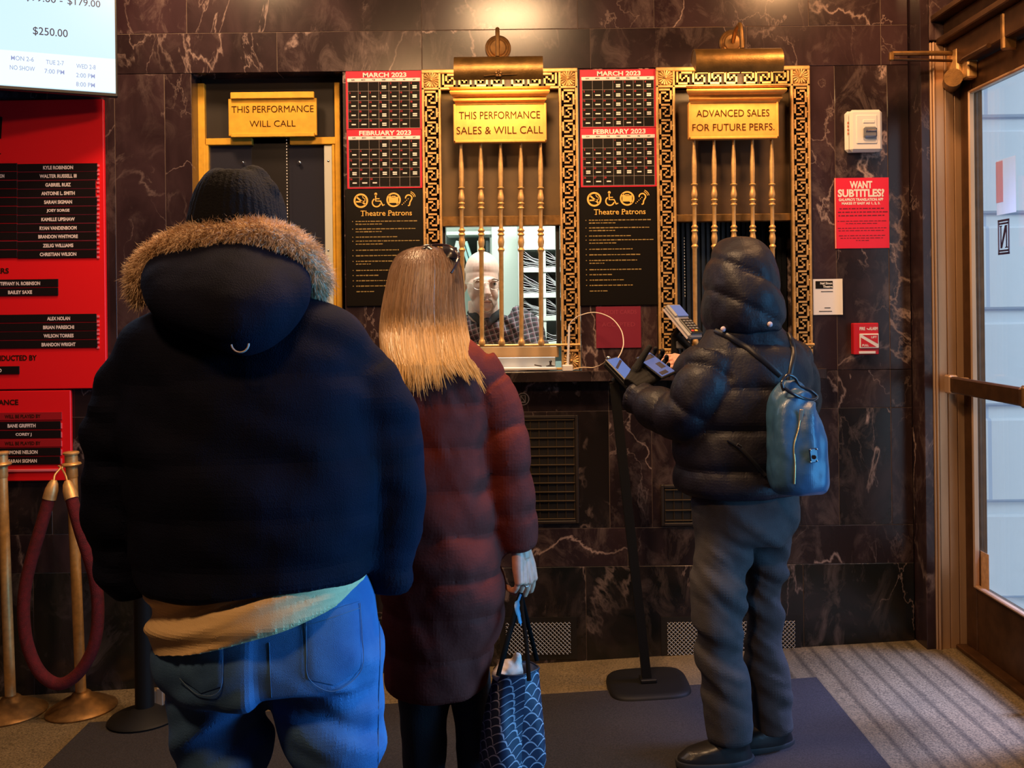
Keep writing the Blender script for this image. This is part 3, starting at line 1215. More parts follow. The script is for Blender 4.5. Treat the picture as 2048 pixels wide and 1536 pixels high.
# ---- picture lights over the two grilles
def picture_light(x0, y0, x1, y1, plate, armtop, label, orn, watts):
    c, w, h = R(x0, y0, x1, y1, -.17)
    s = 3.83 / F
    t = thing('picture_light', label, 'lamp', (c.x, -.02, W(*plate).z))
    p = W(*plate)
    mb = MB()
    M = Matrix.Rotation(radians(90), 3, 'X')
    mb.lathe([(.001, 0), (.052, 0), (.052, .004), (.048, .008), (.043, .006), (.040, .010), (.034, .008), (.030, .013), (.018, .016), (.001, .018)], (p.x, 0, p.z), 28, M)
    mb.build('wall_plate', BRASS_D, t)
    yc = -.175
    rad = h * .60
    mb = MB()
    apex = W(*armtop, -.10)
    mb.tube([Vector(q[:3]) for q in spline([(p.x, -.015, p.z), (p.x, -.06, p.z + .03), (p.x, -.10, apex.z), (p.x, -.15, apex.z - .01), (p.x, yc, c.z + rad * .8)], 6)], .0085, 10)
    mb.build('arm', BRASS_D, t)
    # half-cylinder hood open at the bottom and the wall side
    mb = MB()
    n = 14
    vs = []
    zc = c.z - h * .13
    for sx_ in (-1, 1):
        for r_ in (rad, rad - .003):
            for i in range(n + 1):
                a = radians(-38 + 195 * i / n)
                vs.append(Vector((c.x + sx_ * w / 2, yc - r_ * cos(a), zc + r_ * sin(a))))
    m = n + 1
    fs = []
    for i in range(n):
        fs += [(i, i + 1, i + 1 + 2 * m, i + 2 * m), (m + i, m + i + 2 * m + 0, m + i + 1 + 2 * m, m + i + 1)]
        fs += [(i, m + i, m + i + 1, i + 1), (2 * m + i, 2 * m + i + 1, 3 * m + i + 1, 3 * m + i)]
    fs += [(0, 2 * m, 3 * m, m), (n, m + n, 3 * m + n, 2 * m + n)]
    mb.add(vs, fs)
    for sx_ in (-1, 1):     # closed end cheeks
        pts = [(yc - rad * cos(radians(-38 + 195 * i / n)), zc + rad * sin(radians(-38 + 195 * i / n))) for i in range(n + 1)]
        k = len(mb.v)
        x = c.x + sx_ * (w / 2 - .002)
        mb.add([(x, y, z) for y, z in pts] + [(x + .002, y, z) for y, z in pts], [tuple(range(m)), tuple(range(m, 2 * m))[::-1]])
    sh = mb.build('shade', mat('lamp_hood_brass', (.22, .12, .035), .42, .75, var=.22, vscale=26, bump=.12, bscale=160), t)
    if orn:
        o = W(997, 147, yc - rad)
        mb = MB()
        for k in range(5):
            a = radians(90 + 72 * k)
            mb.ball((o.x + .009 * cos(a), yc - rad * .985, o.z + .009 * sin(a)), (.006, .004, .006), 8, 6)
        mb.ball((o.x, yc - rad, o.z), (.004, .004, .004), 8, 6)
        mb.tube([(o.x - .055, yc - rad * .965, o.z - .008), (o.x - .012, yc - rad * .975, o.z - .005)], .002, 6).tube([(o.x + .012, yc - rad * .975, o.z - .005), (o.x + .07, yc - rad * .965, o.z - .003)], .002, 6)
        mb.build('ornament', BRASS_D, sh)
    mb = MB()
    mb.tube([(c.x - w * .40, yc, zc + .004), (c.x + w * .40, yc, zc + .004)], .011, 12)
    mb.build('tube_bulb', emitter('warm_lamp_tube', (1.0, .60, .22), 14), t)
    l = lamp('picture_light_glow', 'AREA', (c.x, yc, zc - .014), watts, (1.0, .62, .27), (c.x, -.02, zc - .13), shape='RECTANGLE', size=w * .85, size_y=.03)
    return t


picture_light(909, 113, 1085, 166, (996, 97), (994, 64), 'brass picture light over the window with the clerk, small flower on its hood', True, 3.0)
picture_light(1386, 97, 1559, 151, (1464, 86), (1465, 54), 'brass picture light with a plain hood over the advanced sales window', False, 2.5)


# ---- calendars
def calendar(x0, y0, x1, y1, title, first, days, double, lab, grp):
    c, w, h = R(x0, y0, x1, y1, -.004)
    t = thing('wall_calendar', lab, 'calendar', (c.x, -.003, c.z - h / 2))
    MB().box((c.x, -.003, c.z), (w, .005, h), ch=.001).build('red_sheet', REDP, t)
    s = w / 150
    L, T = c.x - w / 2, c.z + h / 2
    ww, wb = MB(), MB()
    text(ww, title, (c.x + 2 * s, -.0068, T - 8 * s), 9.5 * s, (86 if 'MARCH' in title else 104) * s, bold=.035)
    ww.box((c.x, -.0058, T - 17.5 * s), (144 * s, .001, 6.5 * s))
    gx, gy, cw, chh = L + 4.5 * s, T - 21.5 * s, 141 / 7 * s, (h - 25 * s) / 5
    wb.box((c.x, -.0058, gy - 2.5 * chh), (142 * s, .001, 5 * chh))
    wb.build('black_grid', mat('black_print', (.008, .006, .005), .6, spec=.15), t)
    lines = MB()
    for i in range(8):
        lines.box((gx + i * cw, -.0066, gy - 2.5 * chh), (.55 * s, .0006, 5 * chh))
    for j in range(6):
        lines.box((c.x, -.0066, gy - j * chh), (141 * s, .0006, .55 * s))
    lines.build('grid_lines', mat('grey_print', (.32, .26, .23), .6), t)
    dn, wd_ = MB(), MB()
    for i, s_ in enumerate(('SUN', 'MON', 'TUE', 'WED', 'THU', 'FRI', 'SAT')):
        text(wd_, s_, (gx + (i + .5) * cw, -.0068, T - 17.5 * s), 2.6 * s, bold=.03)
    wd_.build('weekday_names', INK, t, 0)
    for d in range(1, days + 1):
        k = first + d - 1
        i, j = k % 7, k // 7
        X, Z = gx + i * cw, gy - j * chh
        text(dn, str(d), (X + 3.6 * s, -.0068, Z - 3.2 * s), 3.6 * s, bold=.02)
        n = 2 if (i in (3, 6) and j < 4) or (d, title[0]) in double else 1
        if (d, title[0]) in ((29, 'M'),):
            n = 2
        for q in range(n):
            z = Z - chh * .58 + (q * -3.6 + (n - 1) * 1.8) * s
            ww.box((X + cw * .52, -.0064, z), (8.5 * s if i != 1 else 10 * s, .0008, 2.5 * s))
    dn.build('date_numbers', mat('red_print', (.55, .02, .03), .6), t, 0)
    ww.build('white_lettering', WHITE, t, 0)


CG = 'show calendars beside the ticket windows'
calendar(692, 142, 844, 260, 'MARCH 2023', 3, 31, (), 'March 2023 calendar above the February one, between the sliding window and the clerk\'s grille', CG)
calendar(694, 258, 844, 377, 'FEBRUARY 2023', 3, 28, ((19, 'F'), (23, 'F')), 'February 2023 calendar above the black board that the blonde hair partly hides', CG)
calendar(1160, 139, 1312, 257, 'MARCH 2023', 3, 31, (), 'March 2023 calendar above the February one, between the two brass grilles', CG)
calendar(1161, 255, 1313, 374, 'FEBRUARY 2023', 3, 28, ((19, 'F'), (23, 'F')), 'February 2023 calendar between the two brass grilles, above the fully visible black board', CG)


# ---- patrons boards
def ring(mb, c, r, th, y, a0=0, a1=360, n=32):
    pts = [(c[0] + r * cos(radians(a0 + (a1 - a0) * i / n)), c[1] + r * sin(radians(a0 + (a1 - a0) * i / n))) for i in range(n + 1)]
    stroke(mb, pts, th, y)


def stroke(mb, pts, th, y):
    pts = [Vector((p[0], 0, p[1])) for p in pts]
    closed = (pts[0] - pts[-1]).length < 1e-6
    n = len(pts)
    vs = []
    for i, p in enumerate(pts):
        a = pts[i - 1] if i > 0 else (pts[-2] if closed else pts[0])
        b_ = pts[i + 1] if i < n - 1 else (pts[1] if closed else pts[-1])
        t = (b_ - a).normalized()
        nrm = Vector((-t.z, 0, t.x)) * th / 2
        vs += [p + nrm, p - nrm]
    vs = [Vector((v.x, y, v.z)) for v in vs]
    mb.add(vs, [(2 * i, 2 * i + 1, 2 * i + 3, 2 * i + 2) for i in range(n - 1)])


def patron_board(x0, y0, x1, y1, label):
    c, w, h = R(x0, y0, x1, y1, -.004)
    t = thing('notice_board', label, 'notice board', (c.x, -.003, c.z - h / 2))
    MB().box((c.x, -.004, c.z), (w, .008, h), ch=.002).build('black_panel', mat('glossy_black_panel', (.006, .0045, .0035), .35, spec=.25), t)
    s = w / 154
    L, T = c.x - w / 2, c.z + h / 2
    y = -.0088
    mb = MB()

    def pt(px, py):
        return (L + px * s, T - py * s)
    # no smoking
    cc = pt(31, 23)
    ring(mb, cc, 12.6 * s, 3.6 * s, y)
    stroke(mb, [pt(22, 15), pt(40, 31)], 3.2 * s, y)
    stroke(mb, [pt(21.5, 25), pt(38, 25)], 3 * s, y)
    stroke(mb, [pt(34, 14), pt(36, 18), pt(39, 19), pt(39, 24)], 1.3 * s, y)
    # wheelchair
    ring(mb, pt(62, 27), 8.2 * s, 2.6 * s, y, 120, 345)
    stroke(mb, [pt(60.5, 11), pt(60.5, 24), pt(70, 24), pt(74.5, 33), pt(78, 31)], 2.6 * s, y)
    stroke(mb, [pt(61, 19.5), pt(68, 19.5)], 2 * s, y)
    ring(mb, pt(60.8, 10), 1.4 * s, 2.8 * s, y)
    # no cameras
    cc = pt(96, 22)
    ring(mb, cc, 12.8 * s, 3.2 * s, y)
    mb.box((cc[0], y, cc[1]), (19 * s, .0003, 12 * s)).box((cc[0], y, cc[1] + 6.5 * s), (8 * s, .0003, 3 * s))
    stroke(mb, [pt(86.5, 13), pt(105.5, 31)], 3.0 * s, y)
    # ear
    stroke(mb, [(pt(126, 19)[0] + 6.4 * s * cos(radians(a)) * 1.0, pt(126, 19)[1] + 6.4 * s * sin(radians(a))) for a in range(185, -31, -18)] + [pt(128.5, 27), pt(127.5, 33), pt(124.5, 34)], 2.6 * s, y)
    ring(mb, pt(126, 19), 10.5 * s, 1.3 * s, y, 12, 72, 8)
    ring(mb, pt(126, 19), 13.5 * s, 1.3 * s, y, 12, 72, 8)
    for k in range(5):
        q = pt(113 + k * 3.0, 31.5 - k * 2.8)
        ring(mb, q, .5 * s, 1.0 * s, y, n=8)
    mb.build('pictograms', GOLDINK, t, 0)
    mb = MB()
    q = pt(81, 48)
    text(mb, 'Theatre Patrons', (q[0], y, q[1]), 10.5 * s, 102 * s, bold=.005)
    # bracketed feet on the big capitals
    for px in (33.8, 86.3):
        q = pt(px, 53)
        mb.box((q[0], y, q[1]), (4.5 * s, .0003, .9 * s))
    mb.build('heading', GOLDINK, t, 0)
    mb = MB()
    random.seed(3)
    rows = [(64, 118), (69.5, 48), (79, 112), (84.5, 50), (95, 82), (103, 122), (109, 52), (121, 84), (132, 96), (143, 94), (148.5, 28), (161, 98), (171, 40), (181.5, 68), (192, 86), (203, 30)]
    bullets = (64, 79, 95, 103, 121, 132, 143, 161, 171, 181.5, 192)
    k_ = (h / s) / 232
    for (py, ln) in rows:
        x = 20.0
        while x < 20 + ln:
            wl = random.uniform(2.5, 9)
            q = pt(x + wl / 2, py * k_)
            mb.box((q[0], y, q[1]), (wl * s, .0003, random.uniform(1.5, 2.3) * s))
            x += wl + 1.5
        if py in bullets:
            q = pt(14, py * k_)
            mb.box((q[0], y, q[1]), (2 * s, .0003, 1.6 * s))
    mb.build('small_print', DIMGOLD, t, 0)


patron_board(692, 378, 847, 612, 'black notice board with gold print, partly hidden by the blonde woman\'s hair')
patron_board(1158, 375, 1314, 611, 'black notice board with gold print, fully visible between the two brass grilles')

# credit card plaque
c, w, h = R(1192, 613, 1282, 696, -.003)
t = thing('wall_plaque', 'dark maroon engraved credit card plaque on the marble above the white cable loop', 'plaque', (c.x, -.002, c.z - h / 2))
MB().box((c.x, -.003, c.z), (w, .006, h), ch=.001).build('panel', mat('maroon_plastic', (.20, .012, .035), .45), t)
mb = MB()
for (s_, py, ww) in (('CREDIT CARDS', 624, 74), ('CAN BE', 634, 30), ('ACCEPTED', 645, 66), ('ONLY', 656, 26), ('AT THE WINDOW', 669, 70)):
    pass
for (s_, py, ww) in (('CREDIT CARDS', 624, 72), ('ACCEPTED', 649, 66)):
    q = W(1237, py, -.007)
    text(mb, s_, (q.x, -.0068, q.z), 8 / 500, ww / 500, bold=-.01)
mb.build('lettering', mat('maroon_engraving', (.34, .04, .07), .5), t, 0)

# ---- TV screen swung out from the wall, upper left
TH = radians(24)
tr = P(233, 190, 3.86)           # lower right corner
TX = Vector((-cos(TH), -sin(TH), 0))
TN = Vector((sin(TH), -cos(TH), 0))   # faces the room
TWd, THt = 1.10, .62


def tv_pt(px, py):
    o = Vector((0, -4, EYE))
    d = P(px, py, 1.0) - o
    k = (tr - o).dot(TN) / d.dot(TN)
    return o + d * k


RT = Matrix((( -TX.x, -TN.x, 0), (-TX.y, -TN.y, 0), (0, 0, 1)))   # local x right, y into the set, z up
tv = thing('wall_television', 'large television screen listing ticket prices, hung over the red boards', 'television', tr + TX * TWd / 2)
cc = tr + TX * (TWd / 2) + Vector((0, 0, THt / 2)) + TN * -.012
MB().box(cc, (TWd + .010, .030, THt + .016), RT, ch=.003).build('casing', BLACKP, tv)
cs = tr + TX * (TWd / 2) + Vector((0, 0, THt / 2)) + TN * .0035
scr = MB().box(cs, (TWd - .006, .002, THt - .010), RT).build('screen', emitter('screen_glow', (.56, .80, 1.0), 1.15), tv)
# paler band at the foot of the page
band = MB().box(tr + TX * (TWd / 2) + Vector((0, 0, .005 + .068)) + TN * .005, (TWd - .006, .001, .128), RT).build('footer_band', emitter('screen_footer', (.74, .93, 1.0), 1.2), scr)
SCRT = mat('screen_text', (.008, .012, .05), .5)
SCRT2 = mat('screen_small_text', (.05, .06, .16), .5, emit=(.26, .34, .62), estr=.8)
mb, m2 = MB(), MB()
k = 3.75 / F
for (s_, px, py, hp, wp, B) in (('$179.00', 168, 7, 16, 56, mb), ('$99.00 -', 88, -1, 16, 62, mb), ('$250.00', 101, 66, 18, 58, mb),
                               ('MON 2-6', 45, 118, 9, 37, m2), ('NO SHOW', 45, 137, 9, 41, m2), ('TUE 2-7', 110, 126, 9, 30, m2), ('7:00 PM', 109, 144, 9, 33, m2),
                               ('WED 2-8', 172, 134, 9, 33, m2), ('2:00 PM', 171, 152, 9, 32, m2), ('8:00 PM', 171, 170, 9, 32, m2)):
    q = tv_pt(px, py) + TN * .0062
    text(B, s_, q, hp * k, wp * k / cos(TH), bold=.004, rot=RT)
mb.build('price_lettering', SCRT, scr, 0)
m2.build('showtime_lettering', SCRT2, scr, 0)
mb = MB().tube([tr + TX * .55 + Vector((0, .03, .3)), Vector((-1.95, .0, tr.z + .3))], .025, 10)
mb.build('wall_arm', BLACKP, tv)
# light that the lit screen throws into the lobby
lamp('screen_light', 'AREA', cs + TN * .02, 9, (.45, .62, 1.0), cs + TN * 1.0, shape='RECTANGLE', size=1.05, size_y=.56)


# ---- red cast boards with slide-in name strips
def cast_board(x0, y0, x1, y1, label, y):
    c, w, h = R(x0, y0, x1, y1, y)
    t = thing('cast_board', label, 'cast board', (c.x, y, c.z - h / 2))
    MB().box((c.x, y / 2 - .001, c.z), (w, -y - .002, h), ch=.003).build('red_panel', RED, t)
    return t


BLK_STRIP = mat('black_name_strip', (.008, .005, .006), .5, spec=.2)
PINK = mat('pink_slot', (.80, .16, .22), .5)
LINE = mat('slot_line', (.30, .03, .06), .5)
STRIPT = mat('strip_lettering', (.85, .74, .72), .6)


def strip(parent, x0, x1, py, y, texts, red=False, hh=15.4):
    c, w, h = R(x0, py - hh / 2, x1, py + hh / 2, y)
    st = MB().box((c.x, y, c.z), (w, .004, h), ch=.0008).build('name_strip', DKRED if red else BLK_STRIP, parent)
    if texts:
        mb = MB()
        for (s_, cx, wp) in texts:
            q = W(cx, py, y - .003)
            text(mb, s_, (q.x, y - .0024, q.z), 7.4 * (4 + y) / F, wp * (4 + y) / F, bold=.035)
        mb.build('lettering', INK if red else STRIPT, st, 0)


YB1 = -.022
b1_ = cast_board(-150, 200, 209.5, 779, 'big red cast board under the television, full of black name strips', YB1)
names = [('KYLE ROBINSON', 335, 60), ('WALTER RUSSELL III', 352, 74), ('GABRIEL RUIZ', 369.5, 51), ('ANTOINE L. SMITH', 386.5, 67), ('SARAH SIGMAN', 404, 56), ('JOEY SORGE', 421.5, 46),
         ('KAMILLE UPSHAW', 438.5, 67), ('RYAN VANDENBOOM', 456, 74), ('BRANDON WHITMORE', 473, 79), ('ZELIG WILLIAMS', 491, 61), ('CHRISTIAN WILSON', 508.5, 73)]
random.seed(2)
for (s_, py, wp) in names:
    dx_ = random.uniform(-2.5, 1.5)
    strip(b1_, -120, 34.5, py, YB1 - .003, [('ON', 4, 9)] if py == 352 else None)
    strip(b1_, 35.5, 193.5 + dx_, py, YB1 - .003, [(s_, 116, wp)])
for (s_, py, cx, wp) in (('TIFFANY N. ROBINSON', 567, 40, 80), ('BAILEY SAXE', 584.5, 40, 48)):
    strip(b1_, -120, 116.5, py, YB1 - .003, [(s_, cx, wp)])
for (s_, py, wp) in (('ALEX NOLAN', 637, 46), ('BRIAN PARESCHI', 654.5, 62), ('WILSON TORRES', 671.5, 60), ('BRANDON WRIGHT', 689, 68)):
    strip(b1_, -120, 194.5 + random.uniform(-2, 1.5), py, YB1 - .003, [(s_, 117, wp)])
strip(b1_, -120, 39, 741, YB1 - .003, [('D', 0, 6)])
mb = MB()
for py in [335 + 17.35 * i for i in range(11)] + [637 + 17.3 * i for i in range(4)]:
    for dy in (-4, 6):
        c, w, h = R(194, py + dy - 2.2, 198.5, py + dy + 2.2, YB1 - .002)
        mb.box((c.x, YB1 - .002, c.z), (w, .004, h))
mb.build('slot_tabs', PINK, b1_)
mb = MB()
for i in range(10):
    c, w, h = R(-120, 343.2 + 17.35 * i, 194, 344.2 + 17.35 * i, YB1 - .002)
    mb.box((c.x, YB1 - .002, c.z), (w, .004, h))
mb.build('slot_lines', LINE, b1_)
mb = MB()
for (s_, py, xr, wp, hp) in (('DANCERS', 542, 18, 70, 11), ('CONDUCTED BY', 716, 74, 101, 11), ('COMPANY', 312, 3, 70, 10)):
    c = W(xr - wp / 2, py, YB1)
    text(mb, s_, (c.x, YB1 - .0012, c.z), hp * (4 + YB1) / F, wp * (4 + YB1) / F, bold=.03)
c = W(-24, 255, YB1)
mb.prism([(c.x - .05, c.z - .05), (c.x + .052, c.z - .045), (c.x + .058, c.z + .04), (c.x - .05, c.z + .08)], YB1 - .002, YB1 - .0005)
mb.build('dark_lettering', INK, b1_, 0)
YB2 = -.02
b2_ = cast_board(-150, 782, 142, 963, 'smaller red board below the big cast board, behind the brass posts', YB2)
strip(b2_, -120, 124, 833, YB2 - .003, [('WILL BE PLAYED BY', 45, 72)], True)
strip(b2_, -120, 121, 851.5, YB2 - .003, [('BANE GRIFFITH', 43, 56)])
strip(b2_, -120, 122, 869.5, YB2 - .003, [('COREY J', 47, 32)])
strip(b2_, -120, 123, 887, YB2 - .003, [('WILL BE PLAYED BY', 45, 72)], True)
strip(b2_, -120, 121, 904.5, YB2 - .003, [('RAMONE NELSON', 42, 66)])
strip(b2_, -120, 120, 922, YB2 - .003, [('SARAH SIGMAN', 45, 57)])
mb = MB()
c, w, h = R(-120, 939, 118, 944, YB2 - .002)
mb.box((c.x, YB2 - .003, c.z), (w, .006, h), ch=.001)
for py in (833, 851, 869, 887, 904, 922):
    c, w, h = R(122, py - 5, 124, py + 6, YB2 - .002)
    mb.box((c.x, YB2 - .002, c.z), (w, .003, h))
mb.build('slot_tabs', PINK, b2_)
mb = MB()
c = W(-14, 805, YB2)
text(mb, 'PERFORMANCE', (c.x, YB2 - .0012, c.z), 11 * .00199, 102 * .00199, bold=.03)
mb.build('dark_lettering', INK, b2_, 0)

# ---- right-hand wall fittings
# fire alarm sounder strobe
c, w, h = R(1692, 220, 1764, 305, -.03)
t = thing('alarm_strobe', 'white fire alarm strobe box high on the marble by the door', 'fire alarm strobe', (c.x, -.02, c.z - h / 2))
MB().box((c.x - .006, -.012, c.z), (w - .012, .026, h - .004), ch=.012).build('back_box', WPLAST, t)
MB().box((c.x + .004, -.036, c.z), (w - .014, .024, h - .002), ch=.014).build('front_cover', WPLAST, t)
mb = MB().box((c.x + .004, -.046, c.z + .004), (w - .055, .012, h - .05), ch=.009)
mb.box((c.x + .012, -.052, c.z + .035), (.048, .006, .016), ch=.003)
mb.build('raised_panel', WPLAST, t)
mb = MB().box((c.x + .014, -.058, c.z - .009), (.052, .022, .042), ch=.006)
lens = mb.build('lens', mat('strobe_lens', (.22, .24, .30), .10, .3, coat=.6), t)
mb = MB()
mb.tube([(c.x - .006, -.0695, c.z - .004), (c.x + .034, -.0695, c.z - .004)], .0045, 10)
mb.build('flash_tube', CHROME, lens)
mb = MB()
for i in range(4):
    mb.box((c.x - w / 2 + .009, -.026, c.z + .035 - i * .014), (.002, .006, .008))
mb.build('red_lettering', mat('orange_red_print', (.7, .12, .05), .5), t)
# subtitles poster
c, w, h = R(1669.5, 355.5, 1778, 496.5, -.003)
t = thing('wall_poster', 'red poster asking WANT SUBTITLES on the marble beside the door', 'poster', (c.x, -.002, c.z - h / 2))
MB().box((c.x, -.002, c.z), (w, .003, h)).build('red_sheet', REDP, t)
mb, m2 = MB(), MB()
for (s_, py, hp, wp) in (('WANT', 369.5, 15, 45), ('SUBTITLES?', 386, 16, 93), ('GALAPRO\'S TRANSLATION APP', 399, 6, 89), ('MAKES IT EASY AS 1, 2, 3.', 407, 6, 77)):
    q = W(1722, py, -.004)
    text(mb, s_, (q.x, -.0042, q.z), hp / 500, wp / 500, bold=.04)
mb.build('white_lettering', WHITE, t, 0)
random.seed(8)
for (py, wp) in ((417, 88), (424, 94), (431, 92), (442, 96), (447, 62), (456, 95), (461, 92), (471, 90), (476, 84), (481, 22)):
    q = W(1723, py, -.004)
    x = q.x - wp / 1000
    while x < q.x + wp / 1000 - .004:
        wl = random.uniform(.006, .02)
        m2.box((x + wl / 2, -.0040, q.z), (wl, .0004, .0042 if py < 435 else .0028))
        x += wl + .004
m2.build('small_print', mat('maroon_print', (.16, .006, .02), .6), t, 0)
MB().box((c.x - w / 2 + .002, -.004, c.z), (.003, .002, h)).build('edge_tape', mat('peach_tape', (.85, .45, .28), .5), t)
# curled white leaflet
c, w, h = R(1626.5, 558, 1682.5, 629.5, -.004)
t = thing('wall_leaflet', 'small white theatre leaflet with one curled edge beside the advanced sales window', 'leaflet', (c.x, -.002, c.z - h / 2))
mb = MB()
n = 12
vs = []
for i in range(n + 1):
    u = i / n
    y = -.003 - (max(0, u - .72) / .28) ** 2 * .018
    for z in (h / 2, -h / 2):
        vs.append(Vector((c.x - w / 2 + u * w, y, c.z + z)))
vs2 = [v + Vector((0, .0008, 0)) for v in vs]
m_ = len(vs)
fs = [(2 * i, 2 * i + 1, 2 * i + 3, 2 * i + 2) for i in range(n)] + [(m_ + 2 * i, m_ + 2 * i + 2, m_ + 2 * i + 3, m_ + 2 * i + 1) for i in range(n)]
mb.add(vs + vs2, fs)
mb.build('white_sheet', PAPER, t)
mb = MB()
q, w_, h_ = R(1631, 562, 1665.5, 577, -.004)
mb.box((q.x, -.0042, q.z), (w_, .0006, h_))
for (py, x0_, x1_) in ((582.5, 1642, 1666), (622, 1638, 1664), (615, 1649, 1661)):
    q, w_, h_ = R(x0_, py, x1_, py + 1.2, -.004)
    mb.box((q.x, -.0040, q.z), (w_, .0004, h_))
mb.build('black_print', mat('black_print', (.008, .006, .005), .6, spec=.15), t)
mb = MB()
for (s_, cx, py, wp) in (('Neil Simon', 1652.5, 566.5, 24), ('Theatre', 1655.5, 573, 19)):
    q = W(cx, py, -.005)
    text(mb, s_, (q.x, -.0048, q.z), 4.8 / 500, wp / 500, bold=.03)
mb.build('white_lettering', WHITE, t, 0)
# fire alarm pull station
c, w, h = R(1705, 646, 1755, 709, -.02)
t = thing('fire_alarm', 'red manual fire alarm pull station on the marble by the door', 'fire alarm', (c.x, -.01, c.z - h / 2))
FRED = mat('red_plastic', (.55, .012, .022), .35)
MB().box((c.x, -.018, c.z), (w, .036, h), ch=.003).build('housing', FRED, t)
s = w / 50
pl = MB().box((c.x + 4.5 * s, -.040, c.z - 4 * s), (38 * s, .008, 29 * s), ch=.002).build('pull_plate', WPLAST, t)
y = -.0448
mb = MB()
X, Z = c.x + 4.5 * s, c.z - 4 * s
mb.add([(X - 14 * s, y, Z + 12 * s), (X + 17 * s, y, Z + 12 * s), (X + 17 * s, y, Z - 6 * s)], [(0, 2, 1)])
mb.add([(X - 17 * s, y, Z + 7 * s), (X - 17 * s, y, Z - 12 * s), (X + 14 * s, y, Z - 12 * s)], [(0, 2, 1)])
mb.build('red_corners', FRED, pl, 0)
mb = MB()
text(mb, 'FIRE', (c.x - 8 * s, -.0368, c.z + 20.5 * s), 6.5 * s, 11 * s, bold=.03)
text(mb, 'ALARM', (c.x + 14 * s, -.0368, c.z + 20.5 * s), 6.5 * s, 17 * s, bold=.03)
text(mb, 'LIFT', (X + 9 * s, -.0455, Z + 7.5 * s), 4.2 * s, 11 * s, bold=.03)
text(mb, 'PULL', (X - 8 * s, -.0455, Z - 8.5 * s), 4.2 * s, 13 * s, bold=.03)
stroke(mb, [(c.x + 1 * s, c.z + 21 * s), (c.x + 3 * s, c.z + 19 * s), (c.x + 6 * s, c.z + 19 * s)], 1.6 * s, -.0368)
mb.build('white_lettering', WHITE, t, 0)
MB().box((c.x + 1 * s, -.038, c.z - 27 * s), (33 * s, .004, 5 * s), ch=.001).build('name_plate', WPLAST, t)

# no phones sticker
c = W(1046, 798, -.001)
t = thing('wall_sticker', 'round no mobile phones sticker on the marble beside the burgundy coat', 'sticker', (c.x, -.001, c.z - .028))
mb = MB()
ring(mb, (c.x, c.z), .0235, .003, -.0016)
s = .0235 / 12
stroke(mb, [(c.x - 4.6 * s, c.z - 7.2 * s), (c.x - 4.6 * s, c.z + 7.2 * s), (c.x + 4.6 * s, c.z + 7.2 * s), (c.x + 4.6 * s, c.z - 7.2 * s), (c.x - 4.6 * s, c.z - 7.2 * s)], 1.5 * s, -.0017)
stroke(mb, [(c.x - 4.6 * s, c.z + 7 * s), (c.x + 4.6 * s, c.z - 6 * s)], 1.3 * s, -.0018)
mb.box((c.x, -.0017, c.z - 6.2 * s), (9 * s, .0004, 2 * s))
mb.build('white_print', mat('grey_print_b', (.42, .36, .37), .6), t, 0)
vs = [Vector((c.x + .026 * cos(a), -.001, c.z + .026 * sin(a))) for a in [2 * pi * i / 40 for i in range(40)]]
MB().prism([(v.x, v.z) for v in vs], -.0013, -.0002).build('film', BLACK, t)


# ---- ventilation grilles in the lower wall
def louvre(x0, y0, x1, y1, label):
    c, w, h = R(x0, y0, x1, y1, -.004)
    t = thing('wall_vent', label, 'vent grille', (c.x, -.003, c.z - h / 2))
    MB().box((c.x, -.0015, c.z), (w, .003, h)).build('backing', BLACK, t)
    mb = MB()
    n = int(h / .034)
    for i in range(n):
        mb.box((c.x, -.006, c.z + h / 2 - (i + .5) * h / n), (w - .03, .008, .005), ch=.001)
    m = int(w / .034)
    for i in range(m):
        mb.box((c.x - w / 2 + (i + .5) * w / m, -.004, c.z), (.003, .006, h - .02))
    mb.build('grid_bars', mat('dark_bronze_grid', (.050, .032, .016), .5, .4), t)
    mb = MB()
    for sx_ in (-1, 1):
        mb.box((c.x + sx_ * (w / 2 - .006), -.006, c.z), (.012, .010, h), ch=.002)
    for sz in (-1, 1):
        mb.box((c.x, -.006, c.z + sz * (h / 2 - .006)), (w - .024, .010, .012), ch=.002)
    mb.build('frame', mat('dark_vent_frame', (.02, .013, .010), .5), t)


louvre(880, 832, 1157, 1048, 'dark gridded wall vent below the clerk\'s counter, beside the burgundy coat')
louvre(1322, 968, 1600, 1050, 'dark gridded wall vent behind the hooded woman')


def lattice(x0, y0, x1, y1, label):
    c, w, h = R(x0, y0, x1, y1, -.004)
    t = thing('floor_vent', label, 'vent grille', (c.x, -.003, c.z - h / 2))
    MB().box((c.x, -.0015, c.z), (w + .05, .003, h + .04)).build('backing', BLACK, t)
    mb = MB()
    st = .0165
    lw_ = .0035
    n = int((w + h) / st) + 2
    for sgn in (1, -1):
        for i in range(n):
            # diagonal x*sgn + z = const, clipped to the rectangle
            k = -h / 2 - w / 2 + i * st
            pts = []
            for x in (-w / 2, w / 2):
                z = k - sgn * x + 0
                if -h / 2 <= z <= h / 2:
                    pts.append((x, z))
            for z in (-h / 2, h / 2):
                x = (k - z) * sgn
                if -w / 2 < x < w / 2:
                    pts.append((x, z))
            if len(pts) >= 2 and (abs(pts[0][0] - pts[-1][0]) > .004):
                p, q = pts[0], pts[-1]
                mb.tube([(c.x + p[0], -.006 - .001 * sgn, c.z + p[1]), (c.x + q[0], -.006 - .001 * sgn, c.z + q[1])], lw_ / 2, 4)
    mb.build('lattice', mat('steel_lattice', (.48, .44, .40), .4, .7), t)


lattice(1012, 1245, 1141, 1309, 'low lattice floor vent behind the patterned tote bag')
lattice(1335, 1243, 1590, 1309, 'low lattice floor vent behind the grey trousers')

# ================================================================== people
from mathutils.bvhtree import BVHTree

